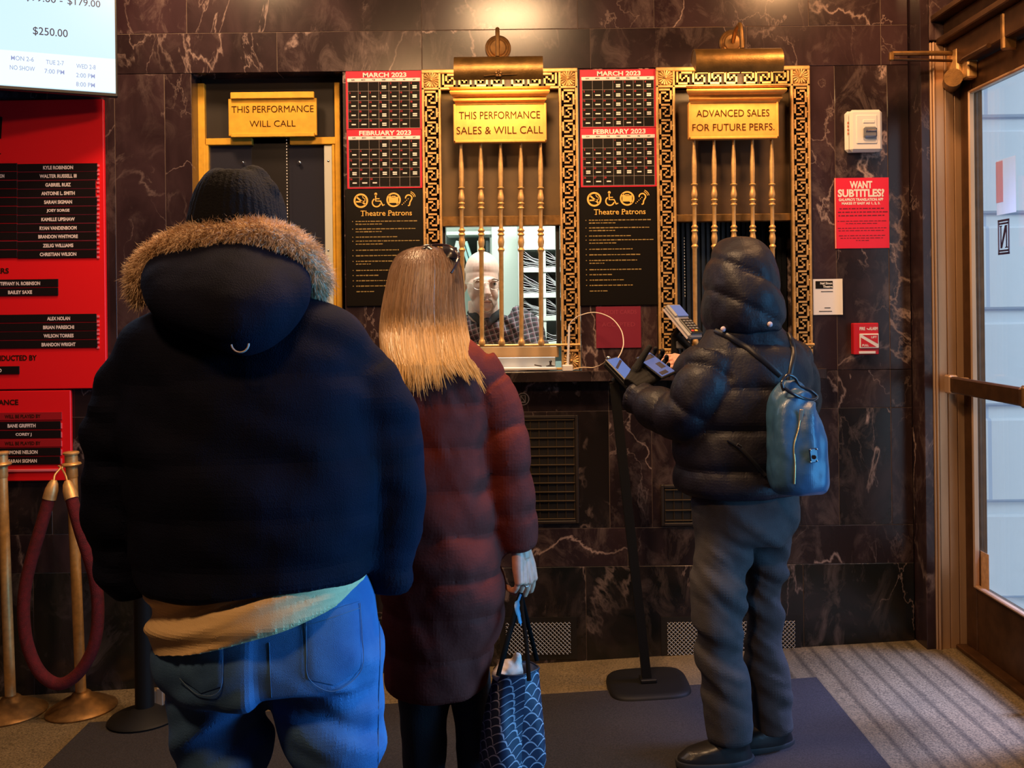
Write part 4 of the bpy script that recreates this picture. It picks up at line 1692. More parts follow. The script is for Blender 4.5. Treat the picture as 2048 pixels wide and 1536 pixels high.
SKIN = mat('skin', (.62, .33, .24), .5, var=.10, vscale=40)
SKIN_W = mat('warm_skin', (.76, .33, .21), .5, var=.10, vscale=60)


def rng(mb, at, rows, seg=30, ex=2.2):
    """rows: (px, py, half-width px, half-depth m, dy[, tilt]) seen around depth d of `at`"""
    out = []
    for r in rows:
        c = at(r[0], r[1], r[4])
        k = (c.y + 4) / F
        out.append((c, r[2] * k, r[3]) + ((r[5],) if len(r) > 5 else ()))
    s = []
    if len(out[0]) == 3:
        for q in spline([(*c, a, b) for c, a, b in out], 4):
            s.append((Vector(q[:3]), max(q[3], .004), max(q[4], .004)))
    else:
        for q in spline([(*c, a, b, t) for c, a, b, t in out], 4):
            s.append((Vector(q[:3]), max(q[3], .004), max(q[4], .004), q[5]))
    mb.rings(s, seg, ex)


def lim(mb, at, pts, n=5, seg=16):
    """pts: (px, py, radius px, dy)"""
    L = []
    for (px, py, r, dy) in pts:
        p = at(px, py, dy)
        L.append((p, r * (p.y + 4) / F))
    limb(mb, L, n, seg)


def hand(mb, wrist, fwd, back, thumb_side, curls=((.5, .7, .5),) * 4, s=1.0, thumb=(.6, .75, -.25), tcurl=.35, spread=.0):
    fwd, back = Vector(fwd).normalized(), Vector(back).normalized()
    back = (back - fwd * back.dot(fwd)).normalized()
    lat = fwd.cross(back).normalized() * thumb_side
    wrist = Vector(wrist)
    offs = (.033, .011, -.011, -.031)
    lens = (.072, .080, .074, .058)
    rad = (.0088, .0092, .0088, .0078)
    tips = []
    for i in range(4):
        kn = wrist + (fwd * (.088 - .004 * abs(i - 1)) + lat * offs[i]) * s
        mid = wrist + (fwd * .045 + lat * offs[i] * .85) * s
        mb.tube([wrist - fwd * .02 * s + lat * offs[i] * .35 * s, mid, kn, kn + fwd * .004 * s], [.017 * s, .0155 * s, .0118 * s, .008 * s], 12)
        p, ang = kn, 0.0
        pts, rr = [kn - fwd * .01 * s], [rad[i] * s]
        for j, f in enumerate((.46, .30, .24)):
            ang += curls[i][j]
            d = (fwd + lat * spread * offs[i] * 20).normalized() * cos(ang) - back * sin(ang)
            pts.append(p + d * lens[i] * f * .5 * s)
            rr.append(rad[i] * (1 - .07 * j) * s)
            p = p + d * lens[i] * f * s
            pts.append(p)
            rr.append(rad[i] * (1.02 - .09 * (j + 1)) * s)
        pts.append(p + d * .004 * s)
        rr.append(rad[i] * .45 * s)
        mb.tube(pts, rr, 10)
        tips.append(p)
    tb = wrist + (fwd * .022 + lat * .024 - back * .006) * s
    d = (fwd * thumb[0] + lat * thumb[1] + back * thumb[2]).normalized()
    p1 = tb + d * .036 * s
    d2 = (d * cos(tcurl) + (fwd * .7 - lat * .5 - back * .4).normalized() * sin(tcurl)).normalized()
    p2 = p1 + d2 * .031 * s
    d3 = (d2 * cos(tcurl) + (fwd * .6 - lat * .6 - back * .5).normalized() * sin(tcurl)).normalized()
    p3 = p2 + d3 * .026 * s
    mb.tube([tb - d * .01 * s, tb + d * .012 * s, p1, p2, p3, p3 + d3 * .004 * s], [.014 * s, .0155 * s, .0115 * s, .0100 * s, .0082 * s, .004 * s], 10)
    return tips, p3


def bvh(o):
    me = o.data
    w = wloc(o)
    return BVHTree.FromPolygons([v.co + w for v in me.vertices], [tuple(p.vertices) for p in me.polygons])


def on_surface(tree, px, py, off=.003):
    o = Vector((0, -4, EYE))
    d = (P(px, py, 1.0) - o).normalized()
    hit, n, i, dist = tree.ray_cast(o, d)
    if hit is None:
        return None
    if n.dot(d) > 0:
        n = -n
    return hit + n * off


def sewn(tree, pts, r, off=.002, n=8):
    """a stitched line or cord lying on a garment"""
    mb = MB()
    out = []
    for q in spline(pts, n):
        p = on_surface(tree, q[0], q[1], off)
        if p is not None and (not out or (p - out[-1]).length > 1e-4):
            out.append(p)
    if len(out) > 1:
        mb.tube(out, r, 6)
    return mb


def patch(tree, quad, off=.004, n=10, bottom=0):
    """a cloth patch sewn on a garment; quad = four photo corners (tl, tr, br, bl)"""
    mb = MB()
    top, bot = [], []
    for j in range(n + 1):
        for i in range(n + 1):
            u, v = i / n, j / n
            a = [quad[0][k] * (1 - u) + quad[1][k] * u for k in (0, 1)]
            b = [quad[3][k] * (1 - u) + quad[2][k] * u for k in (0, 1)]
            px, py = a[0] * (1 - v) + b[0] * v, a[1] * (1 - v) + b[1] * v
            py += bottom * v * (1 - abs(2 * u - 1))
            e = off if 0 < i < n and 0 < j < n else off * .4
            p = on_surface(tree, px, py, e)
            q = on_surface(tree, px, py, -.003)
            top.append(p)
            bot.append(q)
    m = n + 1
    fs = []
    for j in range(n):
        for i in range(n):
            a = j * m + i
            fs.append((a, a + 1, a + m + 1, a + m))
            fs.append(tuple(k + m * m for k in (a, a + m, a + m + 1, a + 1)))
    edge = [i for i in range(m)] + [j * m + n for j in range(1, m)] + [n * m + i for i in range(n - 1, -1, -1)] + [j * m for j in range(n - 1, 0, -1)]
    for a, b in zip(edge, edge[1:] + edge[:1]):
        fs.append((a, a + m * m, b + m * m, b))
    mb.add(top + bot, fs)
    return mb


def fbm(p, s, o=3):
    v, a = 0, 1
    q = p * s
    for _ in range(o):
        v += a * noise.noise(q)
        q = q * 2.03
        a *= .5
    return v


def seg_param(p, pts):
    """nearest place on a polyline: (distance/radius, length along)"""
    best, run, par = 1e9, 0, 0
    for (a, ra), (b, rb) in zip(pts[:-1], pts[1:]):
        ab = b - a
        L = ab.length
        t = max(0, min(1, (p - a).dot(ab) / (L * L)))
        d = (p - a - ab * t).length / (ra + (rb - ra) * t)
        if d < best:
            best, par = d, run + L * t
        run += L
    return best, par


def puff(dist, amp, w=.012):
    """height of quilting at a distance from the nearest seam"""
    return amp * (1 - math.exp(-(dist / w) ** 1.0))


# ------------------------------------------------------------------ the man in the parka, seen from behind
def M_(px, py, dy=0.0):
    return P(px, py, 2.0 + dy)


bx = M_(530, 1200).x
man = thing('person', 'man seen from behind in dark navy parka, black beanie and blue jeans', 'person', (bx, -1.97, floor_z(bx) + MAT_Z))
gz = floor_z(bx) + MAT_Z
mb = MB()
mb.ball(M_(475, 452, .02), (.076, .092, .095), 20, 14)
mb.ball(M_(475, 500, .06), (.058, .070, .060), 16, 10)
for s_ in (-1, 1):
    mb.ball(M_(475 + s_ * 80, 450, .02), (.012, .02, .03), 8, 6)
lim(mb, M_, [(475, 490, 58, .03), (480, 580, 60, .0), (485, 620, 70, 0)])
rng(mb, M_, [(485, 600, 60, .06, 0), (490, 650, 170, .09, 0), (495, 720, 190, .11, 0), (505, 900, 190, .125, 0), (520, 1080, 180, .125, 0), (535, 1230, 185, .13, 0), (540, 1330, 180, .13, 0)])
larm = [(320, 690, 52, 0), (262, 800, 50, .0), (245, 930, 44, .02), (264, 1040, 36, .06), (300, 1122, 30, .08)]
rarm = [(690, 690, 52, 0), (748, 800, 50, .0), (772, 930, 44, .02), (764, 1040, 36, .05), (732, 1125, 30, .06)]
lim(mb, M_, larm)
lim(mb, M_, rarm)
fz = (EYE - gz) * 1000 + 615
for (xh, xk, xa) in ((448, 437, 440), (650, 684, 696)):
    lim(mb, M_, [(xh, 1290, 86, 0), (xh + (xk - xh) * .4, 1440, 78, 0), (xk, 1660, 58, .0), (xk + 2, 1800, 56, -.01), (xa, fz - 70, 40, 0)])
    a = M_(xa, fz - 45, 0)
    mb.tube([a + Vector((0, -.06, -.012)), a + Vector((0, .03, .0)), a + Vector((0, .12, -.018)), a + Vector((0, .17, -.022))], [.03, .04, .032, .016], 12)
bodym = soft(mb, .010, 4)
hb = MB()
hand(hb, M_(308, 1118, .08), (.3, .15, -1), (-1, -.2, -.2), 1, ((.3, .4, .3),) * 4)
hand(hb, M_(728, 1120, .06), (-.22, .15, -1), (1, -.2, -.1), -1, ((.3, .4, .3),) * 4)
bodym = join_mesh(bodym, soft(hb, .003, 3))
link(bodym, 'body', SKIN, man, 0)

# shoes
SHOE = mat('black_shoe_leather', (.012, .011, .011), .35)
for xa in (440, 696):
    a = M_(xa, fz, 0)
    a.z = gz
    mb = MB()
    mb.rings([(a + Vector((0, .05, .085)), .045, .075), (a + Vector((0, .05, .055)), .050, .13), (a + Vector((0, .055, .025)), .053, .150), (a + Vector((0, .055, .006)), .052, .152), (a + Vector((0, .055, .0005)), .051, .15)], 24, 2.4)
    link(soft(mb, .006, 2), 'shoe', SHOE, man, 0)

# jeans
mb = MB()
rng(mb, M_, [(528, 1120, 190, .135, 0), (535, 1200, 214, .150, 0), (540, 1265, 224, .160, 0), (542, 1310, 220, .162, 0), (545, 1350, 214, .155, 0), (547, 1362, 205, .13, 0)], ex=2.4)
lim(mb, M_, [(446, 1350, 106, 0), (440, 1440, 99, 0), (437, 1536, 93, 0), (433, 1660, 84, 0), (434, 1850, 80, 0), (438, fz - 25, 76, 0)], 6, 24)
lim(mb, M_, [(648, 1350, 108, 0), (667, 1440, 96, 0), (683, 1536, 82, 0), (688, 1660, 80, 0), (690, 1850, 78, 0), (696, fz - 25, 75, 0)], 6, 24)
jm = soft(mb, .0075, 10)


def fold(p, sx_, sz_, amp, fine=1.0):
    """soft irregular folds: waves of noise stretched along a slanted direction"""
    q = Vector((p.x * sx_[0] + p.z * sx_[1], p.y * 3.0, p.x * sz_[0] + p.z * sz_[1])) * fine
    a = sin(3.6 * noise.noise(q) + 1.2 * noise.noise(q * 2.1 + Vector((5, 3, 1))))
    return amp * .75 * a


def jean_disp(p, n):
    v = fbm(p, 6, 3) * .003
    zc = M_(550, 1425).z
    xm_ = M_(548, 1400).x
    side = 1 if p.x > xm_ else -1
    w = .35 + math.exp(-((p.z - zc + .03) / .16) ** 2)
    v += w * fold(p, (3.0, -side * 1.6), (side * 8.0, 12.0), .015)
    return v


displace(jm, jean_disp, 4)
JEANS = mat('blue_denim', (.042, .125, .34), .8, var=.22, vscale=9, bump=.5, bscale=900, col2=(.085, .21, .46))
jeans = link(jm, 'jeans', JEANS, man, 0)
jt = bvh(jeans)
STITCH = mat('denim_stitching', (.10, .17, .30), .8)
sewn(jt, [(538, 1285), (540, 1340), (543, 1400), (546, 1418)], .0010, .0006).build('centre_seam', STITCH, jeans, 60)
pk = patch(jt, [(608, 1238), (719, 1202), (722, 1338), (615, 1358)], .004, 12, 22).build('back_pocket', JEANS, jeans, 60)
sewn(jt, [(612, 1240), (613, 1300), (618, 1356), (668, 1380), (720, 1338), (721, 1270), (717, 1206)], .0008, .0040).build('pocket_stitching', STITCH, pk, 60)
sewn(jt, [(612, 1250), (665, 1234), (717, 1216)], .0008, .0040).build('pocket_stitching', STITCH, pk, 60)
pk = patch(jt, [(352, 1250), (446, 1256), (444, 1372), (362, 1356)], .004, 12, 22).build('back_pocket', JEANS, jeans, 60)
sewn(jt, [(445, 1260), (444, 1372), (400, 1388), (362, 1354)], .0008, .0040).build('pocket_stitching', STITCH, pk, 60)
sewn(jt, [(757, 1232), (760, 1300), (757, 1400), (756, 1530)], .0010, .0006).build('side_seam', STITCH, jeans, 60)

# yellow shirt tail
mb = MB()
rng(mb, M_, [(515, 1080, 190, .14, 0, .0), (521, 1125, 212, .178, 0, .10), (520, 1180, 210, .188, 0, .22), (519, 1222, 207, .194, 0, .31), (518, 1229, 203, .188, 0, .31)], 40)
sm = soft(mb, .006, 8)


def shirt_disp(p, n):
    return fold(p, (3.2, 1.0), (-10.0, 34.0), .013) + fbm(p, 7, 2) * .003


displace(sm, shirt_disp, 4)
link(sm, 'shirt', mat('mustard_cotton', (.86, .60, .31), .85, bump=.25, bscale=700), man, 0)

# parka
NAVY = mat('navy_parka_cloth', (.0045, .0055, .0160), .8, var=.25, vscale=9, bump=.4, bscale=420, spec=.10, sheen=.0)
mb = MB()
rng(mb, M_, [(482, 570, 90, .09, 0, 0), (485, 600, 140, .115, 0, 0), (487, 640, 218, .145, 0, 0), (493, 690, 254, .165, 0, 0), (500, 760, 264, .178, 0, 0), (505, 860, 262, .186, 0, 0), (508, 960, 260, .192, 0, 0),
             (512, 1045, 250, .198, 0, .02), (516, 1108, 238, .200, 0, .04), (518, 1146, 226, .202, 0, .05), (518, 1152, 212, .19, 0, .05)], 40)
la = [(318, 712, 62, 0), (268, 785, 80, 0), (243, 880, 77, .01), (238, 970, 73, .02), (246, 1070, 69, .045), (262, 1150, 60, .06), (272, 1196, 50, .07)]
ra = [(676, 712, 62, 0), (738, 785, 78, 0), (768, 880, 72, .01), (776, 970, 72, .02), (776, 1060, 69, .04), (772, 1140, 58, .05), (770, 1192, 46, .05)]
lim(mb, M_, la, 6, 22)
lim(mb, M_, ra, 6, 22)
pm = soft(mb, .011, 6)
LA = [(M_(a, b, d), r / 1000) for a, b, r, d in la]
RA = [(M_(a, b, d), r / 1000) for a, b, r, d in ra]
seams = [M_(500, y).z for y in (745, 900, 1010, 1110)]


def parka_disp(p, n):
    dl, pl = seg_param(p, LA)
    dr, pr = seg_param(p, RA)
    v = fbm(p, 6, 3) * .006
    w = sstep(1.0, 1.35, min(dl, dr))
    q = pl if dl < dr else pr
    va = fold(p, (5, 0), (2, 13), .010) + puff(abs((q + .01 * noise.noise(p * 5)) % .15 - .075), .008, .02) - .006
    d = min(abs(p.z + .03 * noise.noise(p * 3) - s) for s in seams)
    vb = puff(d, .009, .02) - .006 + fold(p, (2, 1), (3, 8), .010)
    return v + va * (1 - w) + vb * w


displace(pm, parka_disp)
parka = link(pm, 'parka', NAVY, man, 0)

# hood lying on the shoulders
mb = MB()
rng(mb, M_, [(455, 488, 105, .05, -.03), (456, 515, 150, .09, -.06), (458, 555, 168, .115, -.085), (461, 600, 160, .125, -.105), (466, 645, 128, .115, -.125), (474, 682, 80, .085, -.14), (480, 706, 34, .05, -.14), (481, 712, 18, .03, -.135)], 36)
hm = soft(mb, .009, 5)
displace(hm, lambda p, n: fbm(p, 8, 3) * .006 + .004 * sin(p.x * 26 + p.z * 14))
hood = link(hm, 'hood', NAVY, parka, 0)
ht = bvh(hood)
mb = MB()
c = on_surface(ht, 481, 684, .004)
mb.tube([c + Vector((.0155 * cos(radians(a)), -.002, .0155 * sin(radians(a)))) for a in range(185, 362, 16)], .0019, 6)
mb.build('hood_ring', mat('grey_cord', (.50, .42, .40), .5), hood, 60)

# fur edge
fp = [(292, 604, -.03), (282, 560, -.045), (312, 516, -.06), (372, 484, -.075), (450, 470, -.08), (525, 469, -.08), (588, 492, -.065), (622, 532, -.045), (631, 566, -.02), (622, 590, 0)]
path = [Vector(q) for q in spline([tuple(M_(a, b, d)) for a, b, d in fp], 8)]
RF = [.020 + .013 * min(1, min(i, len(path) - 1 - i) / 7) for i in range(len(path))]
mb = MB()
mb.tube(path, [r * .8 for r in RF], 12)
random.seed(4)
for k in range(24000):
    t = random.random() * (len(path) - 1.001)
    i = int(t)
    f = t - i
    c = path[i].lerp(path[i + 1], f)
    tan = (path[i + 1] - path[i]).normalized()
    r = RF[i]
    d = Vector((random.gauss(0, 1), random.gauss(0, 1), random.gauss(0, 1)))
    d = (d - tan * d.dot(tan)).normalized()
    base = c + d * r * .75
    lay = (d + tan * random.gauss(0, .5) + Vector((0, 0, -.15)) + Vector((random.gauss(0, .35), random.gauss(0, .35), random.gauss(0, .35)))).normalized()
    L = random.uniform(.009, .022) * (1.35 if random.random() < .12 else 1)
    mid = base + lay * L * .55
    tip = base + lay * L + Vector((0, 0, -.15 * L)) + tan * random.gauss(0, .15) * L
    side = lay.cross(Vector((random.gauss(0, 1), random.gauss(0, 1), random.gauss(0, 1)))).normalized() * .0006
    mb.add([base - side, base + side, mid + side * .7, mid - side * .7, tip], [(0, 1, 2, 3), (3, 2, 4)])
me = bpy.data.meshes.new('fur_trim')
me.from_pydata([tuple(v) for v in mb.v], [], mb.f)
FUR = mat('tan_fur', (.55, .37, .22), .8, var=.35, vscale=26, col2=(.90, .70, .52))
link(me, 'fur_trim', FUR, hood, 0)

# beanie
mb = MB()
rng(mb, M_, [(476, 346, 46, .07, .02), (476, 352, 56, .08, .02), (476, 380, 78, .10, .02), (476, 415, 90, .112, .02), (476, 450, 94, .118, .02), (476, 478, 92, .112, .02)], 30)
for (px, py, r, dy) in ((440, 372, 38, .0), (506, 370, 40, .01), (418, 384, 20, -.02), (530, 384, 30, .0), (470, 380, 40, -.04)):
    mb.ball(M_(px, py, dy), r / 1000, 14, 10)
bm_ = soft(mb, .006, 4)
displace(bm_, lambda p, n: .0018 * sin(math.atan2(p.x - M_(476, 420).x, p.y + 1.98) * 46) + fbm(p, 16, 2) * .003)
link(bm_, 'beanie', mat('black_knit', (.005, .005, .008), .9, bump=.6, bscale=220, spec=.2), man, 0)


# ------------------------------------------------------------------ the blonde woman in the long quilted coat
def N_(px, py, dy=0.0):
    return P(px, py, 2.67 + dy)


bx2 = N_(880, 1200).x
gz2 = floor_z(bx2) + MAT_Z
fz2 = (EYE - gz2) / 2.67 * 2000 + 615
wom = thing('person', 'woman seen from behind with long blonde hair and a long burgundy quilted coat', 'person', (bx2, -1.33, gz2))
mb = MB()
mb.ball(N_(855, 570, .05), (.072, .092, .105), 20, 14)
mb.ball(N_(856, 622, .09), (.052, .062, .055), 16, 10)
lim(mb, N_, [(858, 610, 40, .05), (862, 670, 42, .03), (864, 700, 50, .02)])
rng(mb, N_, [(864, 690, 60, .06, 0), (864, 720, 95, .08, 0), (866, 800, 96, .095, 0), (870, 930, 90, .095, 0), (878, 1060, 98, .105, 0), (884, 1180, 98, .105, 0)])
wr = N_(1042, 1100, .0)
lim(mb, N_, [(955, 735, 38, 0), (985, 800, 34, 0), (1006, 900, 30, -.01), (1020, 980, 26, -.01), (1034, 1060, 22, 0), (1042, 1102, 18, .0)])
lim(mb, N_, [(772, 735, 38, 0), (748, 800, 34, 0), (730, 900, 30, .02), (728, 980, 26, .05), (738, 1060, 22, .10), (742, 1100, 18, .12)])
for (xh, xk, dk) in ((845, 847, 0), (908, 946, .03)):
    lim(mb, N_, [(xh, 1150, 50, dk), (xk, 1330, 30, dk), (xk, 1450, 25, dk), (xk + 3, 1560, 22, dk), (xk + 5, fz2 - 40, 20, dk)])
bodym = soft(mb, .009, 4)
hb = MB()
hand(hb, wr, (.16, -.10, -1), (.80, -.60, .05), -1, ((.50, 1.0, .7), (.62, 1.05, .7), (.72, 1.05, .7), (.80, 1.0, .6)), 1.02, thumb=(.80, .45, -.35), tcurl=.35)
hb.tube([wr - Vector((.02, 0, -.06)), wr, wr + Vector((.002, 0, -.02))], [.026, .025, .024], 14)
bodym = join_mesh(bodym, soft(hb, .0026, 3))
wb = link(bodym, 'body', SKIN_W, wom, 0)
# ring on the hand
rp = wr + Vector((.012, -.026, -.088))
MB().lathe([(.0078, -.0012), (.0092, -.0012), (.0092, .0012), (.0078, .0012)], (0, 0, 0), 16).ball((.0, -.010, 0), .003, 8, 6).move(Matrix.Translation(rp)).build('finger_ring', CHROME, wom, 60)
# trousers and boots
DTR = mat('black_trouser_cloth', (.010, .010, .014), .8, bump=.3, bscale=300)
mb = MB()
lim(mb, N_, [(840, 1120, 60, 0), (845, 1250, 54, 0), (846, 1400, 49, 0), (848, 1536, 44, 0), (848, fz2 - 70, 38, 0)], 6, 20)
lim(mb, N_, [(905, 1120, 60, 0), (930, 1250, 46, .02), (944, 1400, 39, .03), (950, 1536, 36, .03), (952, fz2 - 70, 33, .03)], 6, 20)
tm = soft(mb, .009, 4)
displace(tm, lambda p, n: fbm(p, 9, 3) * .006)
link(tm, 'trousers', DTR, wom, 0)
for (px, dy) in ((848, 0), (952, .03)):
    a = N_(px, fz2, dy)
    a.z = gz2
    mb = MB()
    mb.rings([(a + Vector((0, 0, .16)), .045, .048), (a + Vector((0, .005, .10)), .046, .055), (a + Vector((0, .04, .06)), .045, .10), (a + Vector((0, .055, .025)), .045, .128), (a + Vector((0, .055, .0005)), .044, .13)], 20, 2.3)
    link(soft(mb, .006, 2), 'boot', SHOE, wom, 0)
# coat
BURG = mat('burgundy_quilted_nylon', (.130, .021, .014), .75, var=.15, vscale=12, bump=.22, bscale=130, spec=.12)
mb = MB()
rng(mb, N_, [(862, 655, 50, .07, .03), (862, 680, 78, .10, .01), (863, 715, 108, .12, 0), (864, 770, 112, .130, 0), (867, 850, 112, .136, 0), (871, 950, 114, .142, 0), (878, 1050, 118, .148, 0),
             (885, 1120, 122, .152, 0), (888, 1190, 122, .155, 0), (884, 1260, 114, .152, 0), (878, 1320, 104, .148, 0), (875, 1358, 99, .146, 0), (875, 1364, 92, .14, 0)], 40)
ca = [(950, 728, 44, 0), (980, 780, 48, 0), (1003, 850, 47, 0), (1012, 905, 47, -.01), (1018, 960, 46, -.01), (1027, 1020, 46, -.01), (1035, 1068, 41, 0), (1041, 1098, 33, 0)]
cl = [(776, 728, 44, 0), (752, 780, 48, 0), (738, 850, 47, .02), (730, 905, 47, .03), (726, 960, 46, .05), (727, 1020, 46, .08), (732, 1068, 41, .1), (738, 1098, 33, .12)]
lim(mb, N_, ca, 6, 22)
lim(mb, N_, cl, 6, 22)
cm = soft(mb, .0085, 5)
CA_ = [(N_(a, b, d), r * 2.67 / 2000) for a, b, r, d in ca]
CL_ = [(N_(a, b, d), r * 2.67 / 2000) for a, b, r, d in cl]
tz = [N_(870, y).z for y in (802, 886, 970, 1054, 1136, 1208, 1288)]


def run_at(pts, px_list, at):
    out = []
    for y in px_list:
        for (a, b) in zip(pts[:-1], pts[1:]):
            if a[1] <= y <= b[1]:
                f = (y - a[1]) / (b[1] - a[1])
                acc = 0
                for (c, d) in zip(pts[:-1], pts[1:]):
                    seg = (at(d[0], d[1], d[3]) - at(c[0], c[1], c[3])).length
                    if c is a:
                        out.append(acc + seg * f)
                        break
                    acc += seg
    return out


asz = run_at(ca, (772, 856, 942, 1020), N_)


def coat_disp(p, n):
    d1, p1 = seg_param(p, CA_)
    d2, p2 = seg_param(p, CL_)
    wr_ = fbm(p, 14, 3)
    w = sstep(1.02, 1.3, min(d1, d2))
    q = p1 if d1 < d2 else p2
    da = min(abs(q + .012 * noise.noise(p * 7) - s) for s in asz)
    db = min(abs(p.z + .018 * noise.noise(Vector((p.x * 5, p.y * 5, 3))) - s) for s in tz)
    va = puff(da, .011, .014) - .007 + (.35 + math.exp(-da / .03)) * fold(p, (15, 2), (4, 7), .004)
    vb = puff(db, .011, .014) - .007 + (.35 + math.exp(-db / .03)) * fold(p, (13, 2), (4, 7), .0045) + fold(p, (3, 2), (6, 5), .006)
    return va * (1 - w) + vb * w + wr_ * .003


displace(cm, coat_disp)
coat = link(cm, 'coat', BURG, wom, 0)

# hair: a combed shell and strands lying on it
HAIRM = bpy.data.materials.new('blonde_hair')
HAIRM.use_nodes = True
nt = HAIRM.node_tree
b = nt.nodes['Principled BSDF']
tc = nd(nt, 'ShaderNodeTexCoord')
sx = nd(nt, 'ShaderNodeSeparateXYZ')
geo = nd(nt, 'ShaderNodeNewGeometry')
nt.links.new(geo.outputs['Position'], sx.inputs[0])
mr = nd(nt, 'ShaderNodeMapRange')
mr.inputs['From Min'].default_value = N_(855, 740).z
mr.inputs['From Max'].default_value = N_(855, 505).z
nt.links.new(sx.outputs['Z'], mr.inputs['Value'])
rp_ = nd(nt, 'ShaderNodeValToRGB')
e = rp_.color_ramp.elements
e[0].position, e[0].color = 0.0, (.58, .34, .12, 1)
e[1].position, e[1].color = 1.0, (.15, .085, .06, 1)
m3 = e.new(.55)
m3.color = (.36, .21, .12, 1)
nt.links.new(mr.outputs[0], rp_.inputs[0])
rr = nd(nt, 'ShaderNodeMix', data_type='RGBA', blend_type='MULTIPLY')
rr.inputs['Factor'].default_value = 1
nt.links.new(rp_.outputs[0], rr.inputs['A'])
st = nd(nt, 'ShaderNodeAttribute', attribute_name='shade')
nt.links.new(st.outputs['Fac'], rr.inputs['B'])
nt.links.new(rr.outputs['Result'], b.inputs['Base Color'])
b.inputs['Roughness'].default_value = .38
b.inputs['Specular IOR Level'].default_value = .5

hr = [(852, 494, 22, .03, .05), (852, 506, 50, .075, .05), (852, 530, 66, .100, .05), (850, 570, 74, .112, .045), (847, 610, 79, .112, .035), (847, 650, 84, .105, .02), (850, 682, 87, .105, -.012), (854, 708, 88, .105, -.040), (858, 728, 86, .102, -.062)]
HR = []
for r in hr:
    c = N_(r[0], r[1], r[4])
    HR.append((*c, r[2] * (c.y + 4) / F, r[3]))
HS = spline(HR, 6)


def hair_pt(t, ang, off=0.0):
    """t along the shell from the crown (0) to the ends (1)"""
    u = t * (len(HS) - 1)
    i = min(int(u), len(HS) - 2)
    f = u - i
    q = [a + (b_ - a) * f for a, b_ in zip(HS[i], HS[i + 1])]
    return Vector((q[0] + (q[3] + off) * cos(ang), q[1] + (q[4] + off) * sin(ang), q[2]))


mb = MB()
seg = 120
vs, fs = [], []
nr = len(HS)
for i in range(nr):
    for j in range(seg):
        a = 2 * pi * j / seg
        g = .0035 * noise.noise(Vector((cos(a) * 9, sin(a) * 9, i * .05))) + .002 * noise.noise(Vector((cos(a) * 26, sin(a) * 26, i * .04)))
        vs.append(hair_pt(i / (nr - 1), a, g))
for i in range(nr - 1):
    for j in range(seg):
        fs.append((i * seg + j, (i + 1) * seg + j, (i + 1) * seg + (j + 1) % seg, i * seg + (j + 1) % seg))
fs.append(tuple(range(seg)))
fs.append(tuple(range((nr - 1) * seg, nr * seg))[::-1])
mb.add(vs, fs)
shade = [.62] * len(mb.f)
random.seed(21)
for k in range(2600):
    back = random.random() < .86
    ang = random.uniform(pi, 2 * pi) if back else random.uniform(0, 2 * pi)
    t0 = random.choice((0.02, 0.05, .12, .3, .5)) + random.uniform(0, .1)
    t1 = random.uniform(.90, 1.0)
    lift = random.uniform(.0005, .0045)
    wob, ph = random.gauss(0, .055), random.uniform(0, 6)
    right = cos(ang) > .35
    pts, rad = [], []
    n = 11
    for i in range(n):
        t = t0 + (t1 - t0) * i / (n - 1)
        # strands on the right sweep outwards over the shoulder
        pts.append(hair_pt(t, ang + wob * sin(t * 5 + ph), lift))
        rad.append(.0011 * min(1, .35 + i * .4) * (1 if i < n - 3 else .8))
    d = (pts[-1] - pts[-2]).normalized()
    L = (.018 + .045 * random.random() ** 1.5) * (1.0 if not right else .8) * (.7 + .9 * abs(noise.noise(Vector((ang * 5, 3, 1)))) * 2) * (1.15 if -.75 < cos(ang) < -.05 else 1)
    out = Vector(((.75 if right else (-.02 if cos(ang) < -.5 else .10)) + random.gauss(0, .09), -.22 + random.gauss(0, .05), -.85))
    d2 = (d * .5 + out.normalized() * .8).normalized()
    pts.append(pts[-1] + d2 * L * .55)
    pts.append(pts[-1] + (d2 + Vector((random.gauss(0, .07), 0, -.15))).normalized() * L * .5)
    rad += [.0008, .0002]
    n0 = len(mb.f)
    mb.tube(pts, rad, 3, cap=False)
    shade += [random.uniform(.55, 1.15)] * (len(mb.f) - n0)
me = bpy.data.meshes.new('hair')
me.from_pydata([tuple(v) for v in mb.v], [], mb.f)
at = me.attributes.new('shade', 'FLOAT', 'FACE')
at.data.foreach_set('value', shade)
link(me, 'hair', HAIRM, wom, 0)

# sunglasses pushed up on the head
sg = thing('sunglasses', 'dark sunglasses pushed up on the blonde woman\'s head', 'sunglasses', N_(880, 505, -.0))
GL = mat('dark_lens', (.012, .010, .016), .25, 0)


def head_top(px, py, dy):
    return N_(px, py, dy)


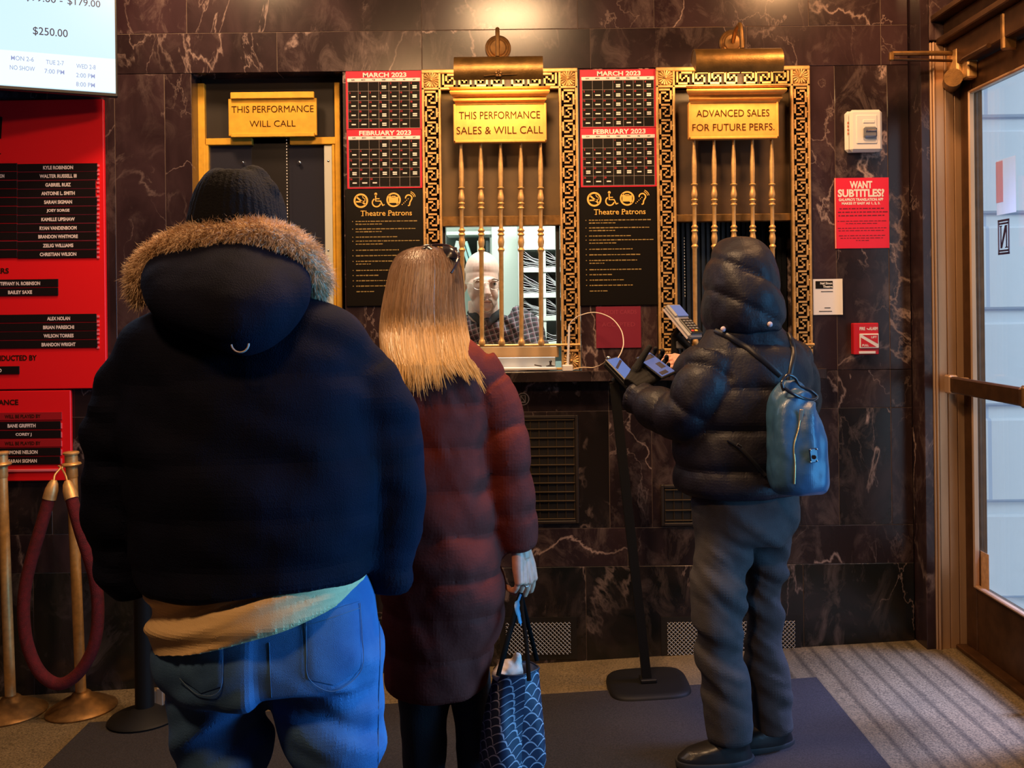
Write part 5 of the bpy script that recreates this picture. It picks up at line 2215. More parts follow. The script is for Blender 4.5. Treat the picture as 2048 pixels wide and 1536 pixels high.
mb = MB()
mb.tube([Vector(q) for q in spline([tuple(N_(832, 503, .02)), tuple(N_(846, 493, .03)), tuple(N_(862, 491, .035)), tuple(N_(880, 490, .03)), tuple(N_(898, 493, .02)), tuple(N_(913, 503, .005)), tuple(N_(918, 514, -.005))], 5)], .0042, 8)
mb.build('brow_bar', mat('glossy_dark_frame', (.02, .012, .02), .15, coat=.5), sg, 60)
for q in (((884, 493), (913, 497), (917, 520), (890, 516)), ((836, 500), (862, 493), (864, 500), (838, 508))):
    mb = MB()
    pts = [N_(px, py, -.012 if i in (2, 3) else .012) for i, (px, py) in enumerate(q)]
    n = 6
    top = []
    for j in range(n + 1):
        for i in range(n + 1):
            u, v = i / n, j / n
            p = (pts[0] * (1 - u) + pts[1] * u) * (1 - v) + (pts[3] * (1 - u) + pts[2] * u) * v
            bul = .010 * (1 - (2 * u - 1) ** 2) * (1 - (2 * v - 1) ** 2) + .004
            top.append(p + Vector((.3, -.6, .7)).normalized() * bul)
    m_ = n + 1
    bot = [p + Vector((0, .002, -.002)) for p in top]
    fs = []
    for j in range(n):
        for i in range(n):
            a = j * m_ + i
            fs.append((a, a + 1, a + m_ + 1, a + m_))
            fs.append(tuple(x + m_ * m_ for x in (a, a + m_, a + m_ + 1, a + 1)))
    mb.add(top + bot, fs)
    mb.build('lens', GL, sg, 60)
mb = MB().tube([Vector(q) for q in spline([tuple(N_(917, 508, -.01)), tuple(N_(915, 520, -.03)), tuple(N_(909, 534, -.045)), tuple(N_(902, 546, -.055))], 5)], .0032, 8)
mb.build('temple', mat('glossy_dark_frame', (.02, .012, .02), .15, coat=.5), sg, 60)


# tote bag
def BG(px, py, d=2.56):
    return P(px, py, d)


TOTE = bpy.data.materials.new('navy_scale_print')
TOTE.use_nodes = True
nt = TOTE.node_tree
b = nt.nodes['Principled BSDF']
uv = nd(nt, 'ShaderNodeUVMap', uv_map='UVMap')
sx = nd(nt, 'ShaderNodeSeparateXYZ')
nt.links.new(uv.outputs[0], sx.inputs[0])
rowv = math_node(nt, 'DIVIDE', sx.outputs['Y'], .0185)
rowi = math_node(nt, 'FLOOR', rowv)
par = math_node(nt, 'MULTIPLY', math_node(nt, 'MODULO', math_node(nt, 'ABSOLUTE', rowi), 2.0), .5)
cu = math_node(nt, 'SUBTRACT', math_node(nt, 'FRACT', math_node(nt, 'ADD', math_node(nt, 'DIVIDE', sx.outputs['X'], .042), par)), .5)
arc = math_node(nt, 'SUBTRACT', .80, math_node(nt, 'MULTIPLY', math_node(nt, 'MULTIPLY', cu, cu), 3.4))
dl = math_node(nt, 'ABSOLUTE', math_node(nt, 'SUBTRACT', math_node(nt, 'FRACT', rowv), arc))
mask = math_node(nt, 'SUBTRACT', 1.0, math_node(nt, 'DIVIDE', dl, .12), clamp=True)
mask = math_node(nt, 'GREATER_THAN', mask, .15)
n_ = nd(nt, 'ShaderNodeTexNoise')
setin(n_, Scale=60.0)
nt.links.new(uv.outputs[0], n_.inputs['Vector'])
mask = math_node(nt, 'MULTIPLY', mask, math_node(nt, 'ADD', n_.outputs['Fac'], .25), clamp=True)
mx = nd(nt, 'ShaderNodeMix', data_type='RGBA')
nt.links.new(mask, mx.inputs['Factor'])
mx.inputs['A'].default_value = (.014, .022, .055, 1)
mx.inputs['B'].default_value = (.50, .50, .60, 1)
nt.links.new(mx.outputs['Result'], b.inputs['Base Color'])
b.inputs['Roughness'].default_value = .55

bag = thing('tote_bag', 'navy tote bag with white scale pattern hanging from the blonde woman\'s hand', 'bag', BG(1020, 1536))
cb = BG(1022, 1540, 2.60)
ctp = BG(1033, 1338, 2.60)
yaw = Matrix.Rotation(radians(28), 3, 'Z')
rows_ = 18
seg = 44
vs, fs, uvs = [], [], []
for i in range(rows_ + 1):
    f = i / rows_
    c = cb.lerp(ctp, f)
    hw = (.082 + (.056 - .082) * f) * (1 + .05 * sin(f * pi))
    hd = .062 + (.042 - .062) * f
    if f < .08:
        k = .86 + .14 * (f / .08)
        hw, hd = hw * k, hd * k
    per, prev = 0, None
    for j in range(seg + 1):
        a = 2 * pi * (j % seg) / seg - pi / 2
        x = math.copysign(abs(cos(a)) ** .45, cos(a)) * hw
        y = math.copysign(abs(sin(a)) ** .45, sin(a)) * hd
        y += .006 * sin(x * 60 + f * 5) * (1 if y < 0 else -1)
        p = yaw @ Vector((x, y, .012 * sin(j * .9) * f * 0))
        if prev is not None:
            per += (p - prev).length
        prev = p
        vs.append(c + p)
        uvs.append((per, f * (ctp.z - cb.z)))
m_ = seg + 1
for i in range(rows_):
    for j in range(seg):
        fs.append((i * m_ + j, i * m_ + j + 1, (i + 1) * m_ + j + 1, (i + 1) * m_ + j))
nb = len(vs)
inner = []
for i in range(6, rows_ + 1):       # inside lining
    f = i / rows_
    c = cb.lerp(ctp, f)
    for j in range(seg + 1):
        q = vs[i * m_ + j]
        vs.append(c + (q - c) * .95)
        uvs.append((0, 0))
for i in range(rows_ - 6):
    for j in range(seg):
        fs.append((nb + i * m_ + j, nb + (i + 1) * m_ + j, nb + (i + 1) * m_ + j + 1, nb + i * m_ + j + 1))
t0_ = rows_ * m_
t1_ = nb + (rows_ - 6) * m_
for j in range(seg):
    fs.append((t0_ + j, t0_ + j + 1, t1_ + j + 1, t1_ + j))
fs.append(tuple(range(seg))[::-1])
fs.append(tuple(nb + j for j in range(seg)))
me = bpy.data.meshes.new('bag_body')
me.from_pydata([tuple(v) for v in vs], [], fs)
ul = me.uv_layers.new(name='UVMap')
for lp in me.loops:
    ul.data[lp.index].uv = uvs[lp.vertex_index]
body_ = link(me, 'bag_body', TOTE, bag, 40)
BLKWEB = mat('black_webbing', (.003, .0028, .003), .85, spec=.1)
grip = wr + Vector((-.002, -.026, -.108))
mb = MB()
mb.tube([Vector(q) for q in spline([tuple(BG(996, 1352, 2.53)), tuple(BG(1012, 1290, 2.55)), tuple(BG(1032, 1215, 2.6)), tuple(grip)], 6)], .0060, 8, flat=((0, 1, 0), .3))
mb.tube([Vector(q) for q in spline([tuple(BG(1058, 1362, 2.52)), tuple(BG(1053, 1290, 2.56)), tuple(BG(1044, 1220, 2.6)), tuple(grip)], 6)], .0055, 8, flat=((0, 1, 0), .3))
mb.build('handle', BLKWEB, bag, 60)
mb = MB()
mb.tube([Vector(q) for q in spline([tuple(BG(1004, 1332, 2.66)), tuple(BG(1016, 1280, 2.66)), tuple(BG(1036, 1215, 2.64)), tuple(grip)], 6)], .0060, 8, flat=((0, 1, 0), .3))
mb.tube([Vector(q) for q in spline([tuple(BG(1074, 1322, 2.66)), tuple(BG(1064, 1280, 2.66)), tuple(BG(1048, 1215, 2.64)), tuple(grip)], 6)], .0060, 8, flat=((0, 1, 0), .3))
mb.build('handle', BLKWEB, bag, 60)
mb = MB().tube([Vector(q) for q in spline([tuple(grip + Vector((.0, -.012, .0))), tuple(BG(1034, 1212, 2.585)), tuple(BG(1038, 1232, 2.57)), tuple(BG(1042, 1252, 2.56))], 5)], [.003] * 4 + [.008] * 6 + [.006] * 4 + [.001] * 2, 8, flat=((0, 1, 0), .3))
mb.build('blue_ribbon', mat('blue_satin', (.015, .13, .28), .45), bag, 60)
mb = MB()
for f, r in ((.985, 0),):
    ringp = [vs[rows_ * m_ + j] + Vector((0, 0, .001)) for j in range(seg + 1)]
    mb.tube(ringp, .0028, 6)
mb.build('rim_piping', mat('navy_binding', (.02, .025, .05), .5), body_, 60)
# crumpled pale bundle sticking out of the tote
mb = MB()
mb.ball(BG(1018, 1342, 2.60), (.038, .034, .030), 14, 10).ball(BG(1000, 1350, 2.58), (.020, .022, .018), 12, 8)
mb.tube([BG(1024, 1345, 2.60), BG(1031, 1325, 2.60), BG(1034, 1312, 2.60), BG(1035, 1306, 2.60)], [.020, .015, .010, .006], 12)
pbm = soft(mb, .004, 2)
displace(pbm, lambda p, n: fbm(p, 40, 3) * .005)
link(pbm, 'paper_bundle', mat('pale_tissue', (.62, .52, .46), .8), None, 0, label='crumpled pale bundle poking out of the scale patterned tote bag', cat='paper bundle')


# ------------------------------------------------------------------ the hooded woman with the backpack
def H_(px, py, dy=0.0):
    return P(px, py, 3.1 + dy)


bx3 = H_(1480, 1200).x
gz3 = floor_z(bx3) + MAT_Z
hw_ = thing('person', 'person in a dark hooded puffer jacket and grey trousers facing the advanced sales window', 'person', (bx3, -.9, gz3))
mb = MB()
mb.ball(H_(1478, 562, .01), (.078, .095, .108), 20, 14)
mb.ball(H_(1470, 610, .04), (.055, .062, .055), 16, 10)
mb.ball(H_(1470, 590, .125), (.012, .02, .014), 8, 6)
lim(mb, H_, [(1482, 600, 36, .01), (1488, 660, 36, .0), (1492, 690, 46, 0)])
rng(mb, H_, [(1492, 680, 50, .06, 0), (1496, 710, 96, .085, 0), (1490, 800, 98, .11, 0), (1482, 900, 96, .11, 0), (1490, 1000, 92, .115, 0), (1490, 1060, 86, .11, 0)])
lw3 = H_(1282, 790, .11)
lim(mb, H_, [(1425, 730, 36, -.04), (1392, 790, 32, -.06), (1362, 838, 29, -.05), (1320, 815, 24, .03), (1282, 790, 18, .11)])
rw3 = H_(1395, 735, .30)
lim(mb, H_, [(1580, 730, 36, .04), (1590, 790, 32, .12), (1560, 830, 29, .22), (1470, 780, 24, .29), (1395, 735, 18, .30)])
for (pts) in ([(1446, 1060, 46, -.03), (1440, 1200, 36, -.05), (1440, 1300, 30, -.05), (1454, 1400, 28, -.05), (1461, 1470, 22, -.05)], [(1532, 1060, 42, .03), (1526, 1200, 26, .04), (1530, 1300, 24, .04), (1540, 1390, 24, .04), (1546, 1450, 20, .04)]):
    lim(mb, H_, pts)
bodym = soft(mb, .009, 4)
hb = MB()
tipsR, thR = hand(hb, rw3, (-1, -.05, .30), (.15, -.5, 1), 1, ((.35, .55, .4), (.5, .7, .5), (.7, .9, .6), (.8, .9, .6)), 1.0, thumb=(.8, .5, -.35))
bodym = join_mesh(bodym, soft(hb, .0026, 3))
link(bodym, 'body', SKIN, hw_, 0)
# black glove on the left hand, gripping the phone
hb = MB()
ph_c = H_(1311, 731, .13)            # phone centre
ph_u = (H_(1345, 757, .10) - H_(1277, 706, .16)).normalized()
ph_n = Vector((.25, -.75, .75)).normalized()
ph_n = (ph_n - ph_u * ph_n.dot(ph_u)).normalized()
ph_v = ph_u.cross(ph_n) * -1
if ph_v.z < 0:
    ph_v = -ph_v
gl_w = ph_c - ph_v * .088 - ph_n * .028 - ph_u * .006
tipsL, thL = hand(hb, gl_w, ph_v + ph_n * .05, -ph_n, 1, ((.10, .75, 1.0), (.12, .8, 1.0), (.15, .8, 1.0), (.2, .85, .9)), 1.08, thumb=(.80, .20, -.75), tcurl=.12)
hb.tube([lw3, lw3.lerp(gl_w, .5), gl_w], [.030, .029, .028], 12)
link(soft(hb, .003, 2), 'glove', mat('black_knit_glove', (.004, .0037, .005), .85, bump=.4, bscale=300), hw_, 0)
# trousers
GREY = mat('grey_wool_trousers', (.050, .046, .050), .85, var=.12, vscale=30, bump=.4, bscale=500)
mb = MB()
rng(mb, H_, [(1488, 930, 98, .135, 0), (1491, 985, 107, .150, 0), (1492, 1025, 104, .150, 0), (1488, 1062, 96, .140, 0), (1486, 1080, 88, .11, 0)], 30)
lim(mb, H_, [(1446, 1040, 62, -.02), (1444, 1100, 59, -.04), (1440, 1200, 53, -.05), (1440, 1300, 49, -.05), (1454, 1400, 47, -.05), (1461, 1478, 45, -.05)], 6, 22)
lim(mb, H_, [(1535, 1040, 58, .03), (1530, 1100, 50, .04), (1526, 1200, 40, .04), (1530, 1300, 40, .04), (1540, 1400, 43, .04), (1546, 1462, 44, .04)], 6, 22)
tm = soft(mb, .0085, 5)


def tr_disp(p, n):
    v = fbm(p, 7, 3) * .003
    z1 = H_(1480, 1190).z
    w = .5 + math.exp(-((p.z - z1) / .22) ** 2)
    v += w * fold(p, (3, -2.0), (10, 14), .010)
    return v


displace(tm, tr_disp)
link(tm, 'trousers', GREY, hw_, 0)
# shoes pointing to the left
for (px, py, dy, ang) in ((1430, 1518, -.06, 8), (1516, 1497, .03, 14)):
    a = H_(px, py, dy)
    a.z = floor_z(a.x) + MAT_Z
    rz = Matrix.Rotation(radians(ang), 3, 'Z')
    mb = MB()
    R_ = [(Vector((.055, 0, .085)), .042, .036), (Vector((.045, 0, .062)), .062, .041), (Vector((.01, 0, .045)), .100, .044), (Vector((0, 0, .026)), .116, .047), (Vector((0, 0, .010)), .120, .048), (Vector((0, 0, .001)), .119, .047)]
    mb.rings([(c, x, y) for c, x, y in R_], 26, 2.3)
    mb.move(rz.to_4x4())
    mb.move(Matrix.Translation(a))
    sh = link(soft(mb, .005, 2), 'shoe', SHOE, hw_, 0)
    mb = MB().rings([(Vector((0, 0, .017)), .1225, .0505), (Vector((0, 0, .014)), .124, .052), (Vector((0, 0, .0)), .123, .051)], 30, 2.3)
    mb.move(rz.to_4x4()).move(Matrix.Translation(a)).build('sole', mat('black_rubber', (.02, .02, .022), .6), sh, 50)
# jacket
NAVY2 = mat('dark_puffer_nylon', (.0085, .0075, .015), .5, var=.2, vscale=12, bump=.25, bscale=140, spec=.35)
mb = MB()
rng(mb, H_, [(1488, 640, 58, .10, 0), (1490, 665, 76, .115, 0), (1496, 695, 104, .13, 0), (1500, 740, 118, .15, 0), (1492, 800, 126, .165, 0), (1480, 870, 128, .17, 0), (1474, 930, 127, .172, 0), (1474, 968, 124, .172, 0), (1476, 980, 112, .16, 0)], 36)
ja = [(1425, 722, 52, -.05), (1400, 778, 54, -.08), (1368, 830, 49, -.06), (1325, 822, 45, .02), (1290, 803, 40, .08), (1272, 792, 34, .115)]
jb = [(1572, 712, 48, .0), (1590, 765, 47, .06), (1588, 820, 46, .15), (1540, 840, 45, .24), (1455, 782, 42, .29), (1408, 745, 36, .30)]
jc = [(1430, 735, 60, .08), (1398, 745, 52, .18), (1385, 752, 40, .24)]
lim(mb, H_, ja, 6, 22)
lim(mb, H_, jb, 6, 22)
lim(mb, H_, jc, 6, 22)
jm2 = soft(mb, .0085, 5)
JA = [(H_(a, b_, d), r * 3.1 / 2000) for a, b_, r, d in ja]
JB = [(H_(a, b_, d), r * 3.1 / 2000) for a, b_, r, d in jb]
jz = [H_(1490, y).z for y in (690, 768, 850, 930)]


def jk_disp(p, n):
    d1, p1 = seg_param(p, JA)
    d2, p2 = seg_param(p, JB)
    w = sstep(1.0, 1.3, min(d1, d2))
    q = p1 if d1 < d2 else p2
    da = abs((q + .012 * noise.noise(p * 7)) % .105 - .0525)
    db = min(abs(p.z + .018 * noise.noise(p * 4) - s) for s in jz)
    va = puff(da, .013, .015) + (.3 + math.exp(-da / .03)) * fold(p, (14, 2), (4, 7), .0045)
    vb = puff(db, .013, .015) + (.3 + math.exp(-db / .03)) * fold(p, (14, 2), (4, 7), .0045)
    return va * (1 - w) + vb * w - .008 + fbm(p, 12, 3) * .003


displace(jm2, jk_disp)
jacket = link(jm2, 'jacket', NAVY2, hw_, 0)
# hood, up
mb = MB()
rng(mb, H_, [(1478, 477, 22, .04, .02), (1479, 488, 42, .075, .02), (1480, 515, 60, .115, .01), (1482, 555, 71, .135, .01), (1485, 600, 77, .142, .0), (1487, 640, 77, .140, .0), (1488, 662, 70, .125, 0)], 34)
hm2 = soft(mb, .008, 4)
hz = [H_(1480, y).z for y in (540, 610)]


def hd_disp(p, n):
    d = min(abs(p.z + (p.x - bx3) * .5 - s) for s in hz)
    return puff(d, .012, .014) - .007 + fbm(p, 13, 3) * .005


displace(hm2, hd_disp)
hood2 = link(hm2, 'hood', NAVY2, jacket, 0)
ht2, jt2 = bvh(hood2), bvh(jacket)
for (px, py) in ((1538, 648), (1448, 657)):
    p = on_surface(ht2, px, py, .004) or H_(px, py, -.12)
    MB().ball(p, (.0085, .006, .0085), 12, 8).build('snap_button', mat('pale_button', (.62, .50, .55), .3), hood2, 60)
# backpack
TEAL = mat('slate_blue_nylon', (.030, .085, .165), .36, var=.12, vscale=14, bump=.15, bscale=60, spec=.5)
bp_ = thing('backpack', 'small slate blue drawstring backpack with gold zip on the hooded person\'s back', 'backpack', H_(1595, 990, -.24))
mb = MB()
rng(mb, H_, [(1578, 762, 16, .030, -.17), (1580, 785, 34, .050, -.18), (1586, 825, 46, .068, -.20), (1592, 880, 55, .080, -.21), (1597, 935, 58, .085, -.215), (1597, 970, 56, .085, -.215), (1596, 984, 48, .07, -.21)], 34, 2.5)
bm2 = soft(mb, .006, 3)


def bag_disp(p, n):
    t = max(0, min(1, (p.z - H_(1590, 960).z) / .30))
    a = math.atan2(p.y - H_(1590, 880, -.2).y, p.x - H_(1590, 880).x)
    return .007 * t * sin(a * 9 + 3 * noise.noise(p * 6)) + fbm(p, 11, 3) * .005


displace(bm2, bag_disp)
bagb = link(bm2, 'pack_body', TEAL, bp_, 0)
bt = bvh(bagb)
sewn(bt, [(1601, 832), (1597, 858), (1588, 892), (1590, 930), (1589, 968)], .0022, .001).build('zip', mat('gold_zip', (.70, .46, .20), .35, .8), bp_, 60)
p = on_surface(bt, 1602, 832, .004)
MB().box(p, (.011, .004, .036), Matrix.Rotation(.1, 3, 'Y'), ch=.0015).build('zip_pull', mat('pale_gold', (.62, .50, .38), .3, .8), bp_)
p = on_surface(bt, 1626, 911, .003)
bd = MB().box(p, (.026, .006, .040), Matrix.Rotation(-.12, 3, 'Y') @ Matrix.Rotation(.35, 3, 'Z'), ch=.002).build('badge', mat('dark_blue_enamel', (.012, .03, .08), .25), bp_)
mb = MB()
for (dx_, dz_) in ((-.010, .016), (.010, .017), (-.010, -.017), (.010, -.016)):
    mb.ball(p + Vector((dx_, -.005 + dx_ * .3, dz_)), .0024, 8, 6)
mb.lathe([(.004, -.001), (.006, -.001), (.006, .001), (.004, .001)], (0, 0, 0), 14)
k = 14 * 4
for i in range(len(mb.v) - k, len(mb.v)):
    v = mb.v[i]
    mb.v[i] = p + Vector((v.x, -.006 + v.z, v.y - .004))
mb.build('badge_studs', CHROME, bd, 60)
STRAP = mat('black_strap_leather', (.010, .010, .014), .4)


def strap(pts, r, off=.004, tree=None, name='strap', m=STRAP, fl=.35, parent=bp_):
    out = []
    for q in spline(pts, 6):
        p = on_surface(tree, q[0], q[1], off) if tree else H_(*q)
        if p is not None:
            out.append(p)
    MB().tube(out, r, 8, flat=((0, 1, 0), fl)).build(name, m, parent, 60)


strap([(1432, 662), (1470, 680), (1520, 717), (1560, 752)], .0085, .004, jt2, 'shoulder_strap')
strap([(1574, 664), (1586, 700), (1582, 735), (1576, 762)], .0075, .004, jt2, 'shoulder_strap')
strap([(1456, 880), (1480, 896), (1505, 922), (1530, 952)], .0060, .004, jt2, 'lower_strap')
p = on_surface(jt2, 1478, 892, .006)
MB().box(p, (.016, .004, .009), Matrix.Rotation(.6, 3, 'Y'), ch=.0015).build('strap_buckle', CHROME, bp_)
strap([(1568, 782, -.235), (1564, 765, -.23), (1575, 750, -.21), (1590, 756, -.2), (1600, 772, -.2), (1622, 782, -.2), (1634, 794, -.2), (1620, 800, -.225), (1590, 790, -.25), (1568, 776, -.245)], .0050, 0, None, 'drawcord', mat('glossy_black_cord', (.015, .017, .025), .2, coat=.4), 1.0)
# phones: each one a slab with a lit screen
SCRB = emitter('phone_screen', (.20, .30, .75), .42)


def phone(c, ux, up, w, l, name, label, cat, mscreen=SCRB):
    """ux runs along the long side, up points out of the screen"""
    ux, up = Vector(ux).normalized(), Vector(up).normalized()
    up = (up - ux * up.dot(ux)).normalized()
    uy = up.cross(ux)
    Rm = Matrix((ux, uy, up)).transposed()
    t = thing(name, label, cat, c)
    MB().box(c, (l, w, .009), Rm, ch=.003).build('case', BLACKP, t)
    s = MB().box(Vector(c) + up * .0050, (l * .90, w * .90, .0012), Rm).build('screen', mscreen, t)
    return t, Rm, s


pu = (H_(1345, 757, .08) - H_(1277, 706, .18))
t_, Rm, s_ = phone(H_(1311, 731, .13), pu, (.25, -.75, .75), .062, .128, 'smartphone', 'smartphone with lit screen held by the hooded person\'s gloved hand', 'phone')
mb = MB()
c = H_(1311, 731, .13)
for (x, y, lx, ly) in ((-.04, .0, .020, .05), (.012, .010, .03, .02), (.045, -.008, .016, .03)):
    mb.box(c + Rm @ Vector((x, y, .0058)), (lx, ly, .0004), Rm)
mb.build('page_blocks', mat('dark_page', (.02, .02, .05), .5), s_, 0)

# ================================================================== the clerk and the box office behind the grille
def C_(px, py, dy=0.0):
    return P(px, py, 4.48 + dy)


CS = mat('pale_skin', (.78, .48, .38), .5, var=.06, vscale=40)
bx4 = C_(985, 700).x
clerk = thing('person', 'bald bespectacled clerk in a dark plaid shirt leaning behind the brass bars', 'person', (bx4, .55, .55))
mb = MB()
mb.ball(C_(964, 541, .02), (.077, .098, .086), 24, 18)
mb.ball(C_(964, 556, .015), (.076, .096, .085), 24, 18)
mb.ball(C_(966, 576, -.02), (.071, .080, .075), 20, 14)
mb.ball(C_(969, 602, -.035), (.058, .062, .052), 18, 12)
mb.ball(C_(973, 618, -.055), (.024, .026, .022), 14, 10)
for s_ in (-1, 1):
    mb.ball(C_(968 + s_ * 17, 590, -.054), (.027, .028, .034), 14, 10)
    mb.ball(C_(972 + s_ * 15, 561, -.082), (.024, .014, .010), 12, 8)
    mb.ball(C_(965 + s_ * 36, 572, .03), (.010, .020, .030), 12, 8)
mb.tube([C_(973, 566, -.098), C_(974, 578, -.112), C_(975, 588, -.119), C_(975, 593, -.110)], [.010, .0125, .0165, .011], 12)
for s_ in (-1, 1):
    mb.ball(C_(975 + s_ * 5, 592, -.105), (.010, .012, .009), 10, 8)
mb.ball(C_(974, 603, -.092), (.021, .014, .006), 12, 8)
mb.ball(C_(974, 608, -.088), (.018, .013, .007), 12, 8)
lim(mb, C_, [(965, 600, 30, .03), (968, 635, 32, .04), (972, 665, 40, .06)])
rng(mb, C_, [(975, 660, 40, .07, .07), (985, 690, 80, .10, .09), (985, 740, 80, .10, .18), (985, 850, 80, .10, .3)])
hb = MB()
bodym = soft(mb, .0042, 3)
hand(hb, C_(1040, 735, -.10), (-.9, -.3, -.1), (0, -.2, 1), -1)
hand(hb, C_(930, 735, -.10), (.9, -.3, -.1), (0, -.2, 1), 1)
bodym = join_mesh(bodym, soft(hb, .003, 2))
link(bodym, 'body', CS, clerk, 0)
for s_ in (-1, 1):
    c = C_(973 + s_ * 15, 567.5, -.078)
    MB().ball(c, .0105, 14, 10).build('eye', mat('eye_white', (.55, .50, .48), .3), clerk, 60)
    MB().ball(c + Vector((.002, -.0085, -.001)), (.0048, .003, .0048), 10, 8).build('iris', mat('dark_iris', (.03, .025, .02), .2), clerk, 60)
    MB().tube([C_(973 + s_ * 15 - 11, 560.5, -.085), C_(973 + s_ * 15, 557.5, -.094), C_(973 + s_ * 15 + 11, 560.5, -.085)], [.002, .0036, .002], 8).build('eyebrow', mat('greying_hair', (.32, .24, .19), .8), clerk, 60)
MB().tube([C_(965, 605.5, -.098), C_(974, 604.5, -.106), C_(983, 605.5, -.098)], [.001, .0026, .001], 8).build('lips', mat('lip_skin', (.36, .14, .12), .5), clerk, 60)
mb = MB()
for s_ in (-1, 1):
    mb.tube([C_(974 + s_ * 3, 598.5, -.108), C_(974 + s_ * 9, 601, -.100), C_(974 + s_ * 13, 612, -.085), C_(974 + s_ * 8, 621, -.078), C_(974, 624, -.082)], [.003, .004, .0035, .004, .0045], 8)
mb.build('beard', mat('grey_goatee', (.40, .29, .24), .8), clerk, 60)
mb = MB()
for s_ in (-1, 1):
    c = C_(964 + s_ * 34, 552, .055)
    mb.ball(c, (.012, .055, .035), 12, 8)
mb.build('hair', mat('greying_hair', (.32, .24, .19), .8), clerk, 60)
# wire glasses
WIRE = mat('thin_gold_wire', (.75, .62, .50), .25, .9)
gl = thing('eyeglasses', 'thin wire glasses worn by the bald clerk', 'glasses', C_(973, 568, -.12))
for s_ in (-1, 1):
    c = C_(973 + s_ * 16, 570, -.104)
    pts = [c + Vector((.0235 * cos(a), .006 * abs(cos(a)), .0205 * sin(a))) for a in [2 * pi * i / 24 for i in range(25)]]
    rim = MB().tube(pts, .0010, 6, cap=False).build('rim', WIRE, gl, 60)
    vs = [c + Vector((.0225 * cos(a), .004, .0195 * sin(a))) for a in [2 * pi * i / 24 for i in range(24)]]
    MB().add(vs + [v + Vector((0, .001, 0)) for v in vs], [tuple(range(24)), tuple(range(24, 48))[::-1]] + [(i, i + 24, (i + 1) % 24 + 24, (i + 1) % 24) for i in range(24)]).build('lens', PANE, gl, 0)
    MB().tube([c + Vector((s_ * .0235, .004, .004)), c + Vector((s_ * .034, .02, .008)), C_(964 + s_ * 37, 566, .02)], .0010, 6).build('temple', WIRE, gl, 60)
MB().tube([C_(969, 567, -.107), C_(973, 565, -.118), C_(977, 567, -.107)], .0010, 6).build('bridge', WIRE, gl, 60)

# plaid shirt
PL = bpy.data.materials.new('dark_plaid_flannel')
PL.use_nodes = True
nt = PL.node_tree
b = nt.nodes['Principled BSDF']
tc = nd(nt, 'ShaderNodeTexCoord')
mp = nd(nt, 'ShaderNodeMapping')
mp.inputs['Rotation'].default_value = (0.2, radians(16), .2)
nt.links.new(tc.outputs['Object'], mp.inputs['Vector'])
sx = nd(nt, 'ShaderNodeSeparateXYZ')
nt.links.new(mp.outputs[0], sx.inputs[0])


def stripes(sock, per, lo):
    f = math_node(nt, 'FRACT', math_node(nt, 'DIVIDE', sock, per))
    return math_node(nt, 'GREATER_THAN', f, lo)


s1 = math_node(nt, 'ADD', stripes(sx.outputs['X'], .024, .62), stripes(sx.outputs['Z'], .024, .62))
s2 = math_node(nt, 'MAXIMUM', stripes(sx.outputs['X'], .024, .90), stripes(sx.outputs['Z'], .024, .90))
m1 = nd(nt, 'ShaderNodeMix', data_type='RGBA')
nt.links.new(math_node(nt, 'MULTIPLY', s1, .5), m1.inputs['Factor'])
m1.inputs['A'].default_value = (.014, .014, .018, 1)
m1.inputs['B'].default_value = (.13, .055, .075, 1)
m2_ = nd(nt, 'ShaderNodeMix', data_type='RGBA')
nt.links.new(math_node(nt, 'MULTIPLY', s2, .55), m2_.inputs['Factor'])
nt.links.new(m1.outputs['Result'], m2_.inputs['A'])
m2_.inputs['B'].default_value = (.36, .38, .42, 1)
nt.links.new(m2_.outputs['Result'], b.inputs['Base Color'])
b.inputs['Roughness'].default_value = .85
mb = MB()
rng(mb, C_, [(970, 626, 30, .075, .06), (975, 640, 52, .10, .07), (985, 662, 80, .13, .08), (988, 700, 96, .14, .13), (988, 745, 98, .14, .19), (988, 780, 96, .14, .25), (988, 860, 94, .14, .3)], 30)
lim(mb, C_, [(1020, 640, 34, .05), (1048, 660, 36, .02), (1064, 690, 34, -.03), (1072, 725, 30, -.06), (1058, 738, 24, -.09)], 6, 20)
lim(mb, C_, [(930, 650, 34, .05), (905, 680, 36, .02), (895, 720, 32, -.04), (915, 738, 24, -.09)], 6, 20)
sm = soft(mb, .006, 4)
displace(sm, lambda p, n: .005 * sin((p.z * 1.0 + p.x * .8) * 70 + 4 * noise.noise(p * 7)) + fbm(p, 14, 2) * .004)
link(sm, 'plaid_shirt', PL, clerk, 0)
mb = MB()
for (k, x0_, x1_) in ((0, 938, 966), (1, 1003, 975)):
    mb.tube([C_(x0_, 622, .03), C_((x0_ + x1_) / 2, 634, -.045), C_(x1_, 652, -.055)], [.014, .017, .008], 8, flat=((0, 1, 0), .4))
mb.build('collar', mat('black_flannel', (.014, .014, .016), .85), clerk, 60)

# office shell
OFFW = mat('office_white_paint', (.70, .78, .72), .7)
mb = MB()
mb.box((0.05, 2.13, 1.3), (2.0, .06, 2.8))
mb.build('wall_rear', OFFW, kind='structure')
MB().box((-.72, 1.2, 1.3), (.06, 1.9, 2.8)).build('wall_west', OFFW, kind='structure')
MB().box((.66, 1.2, 1.3), (.06, 1.9, 2.8)).build('wall_east', OFFW, kind='structure')
MB().box((0, 1.2, 2.62), (2.0, 1.9, .06)).build('ceiling', OFFW, kind='structure')
MB().box((-.02, .30, .62), (1.2, .10, 1.0)).build('trim_9', mat('office_panel', (.30, .30, .28), .7), kind='structure')
# white pier in the office
c, w, h = R(985, 450, 1036, 760, 1.5)
MB().box((c.x, 1.55, c.z), (w, .10, h + .5)).build('trim_10', OFFW, kind='structure')
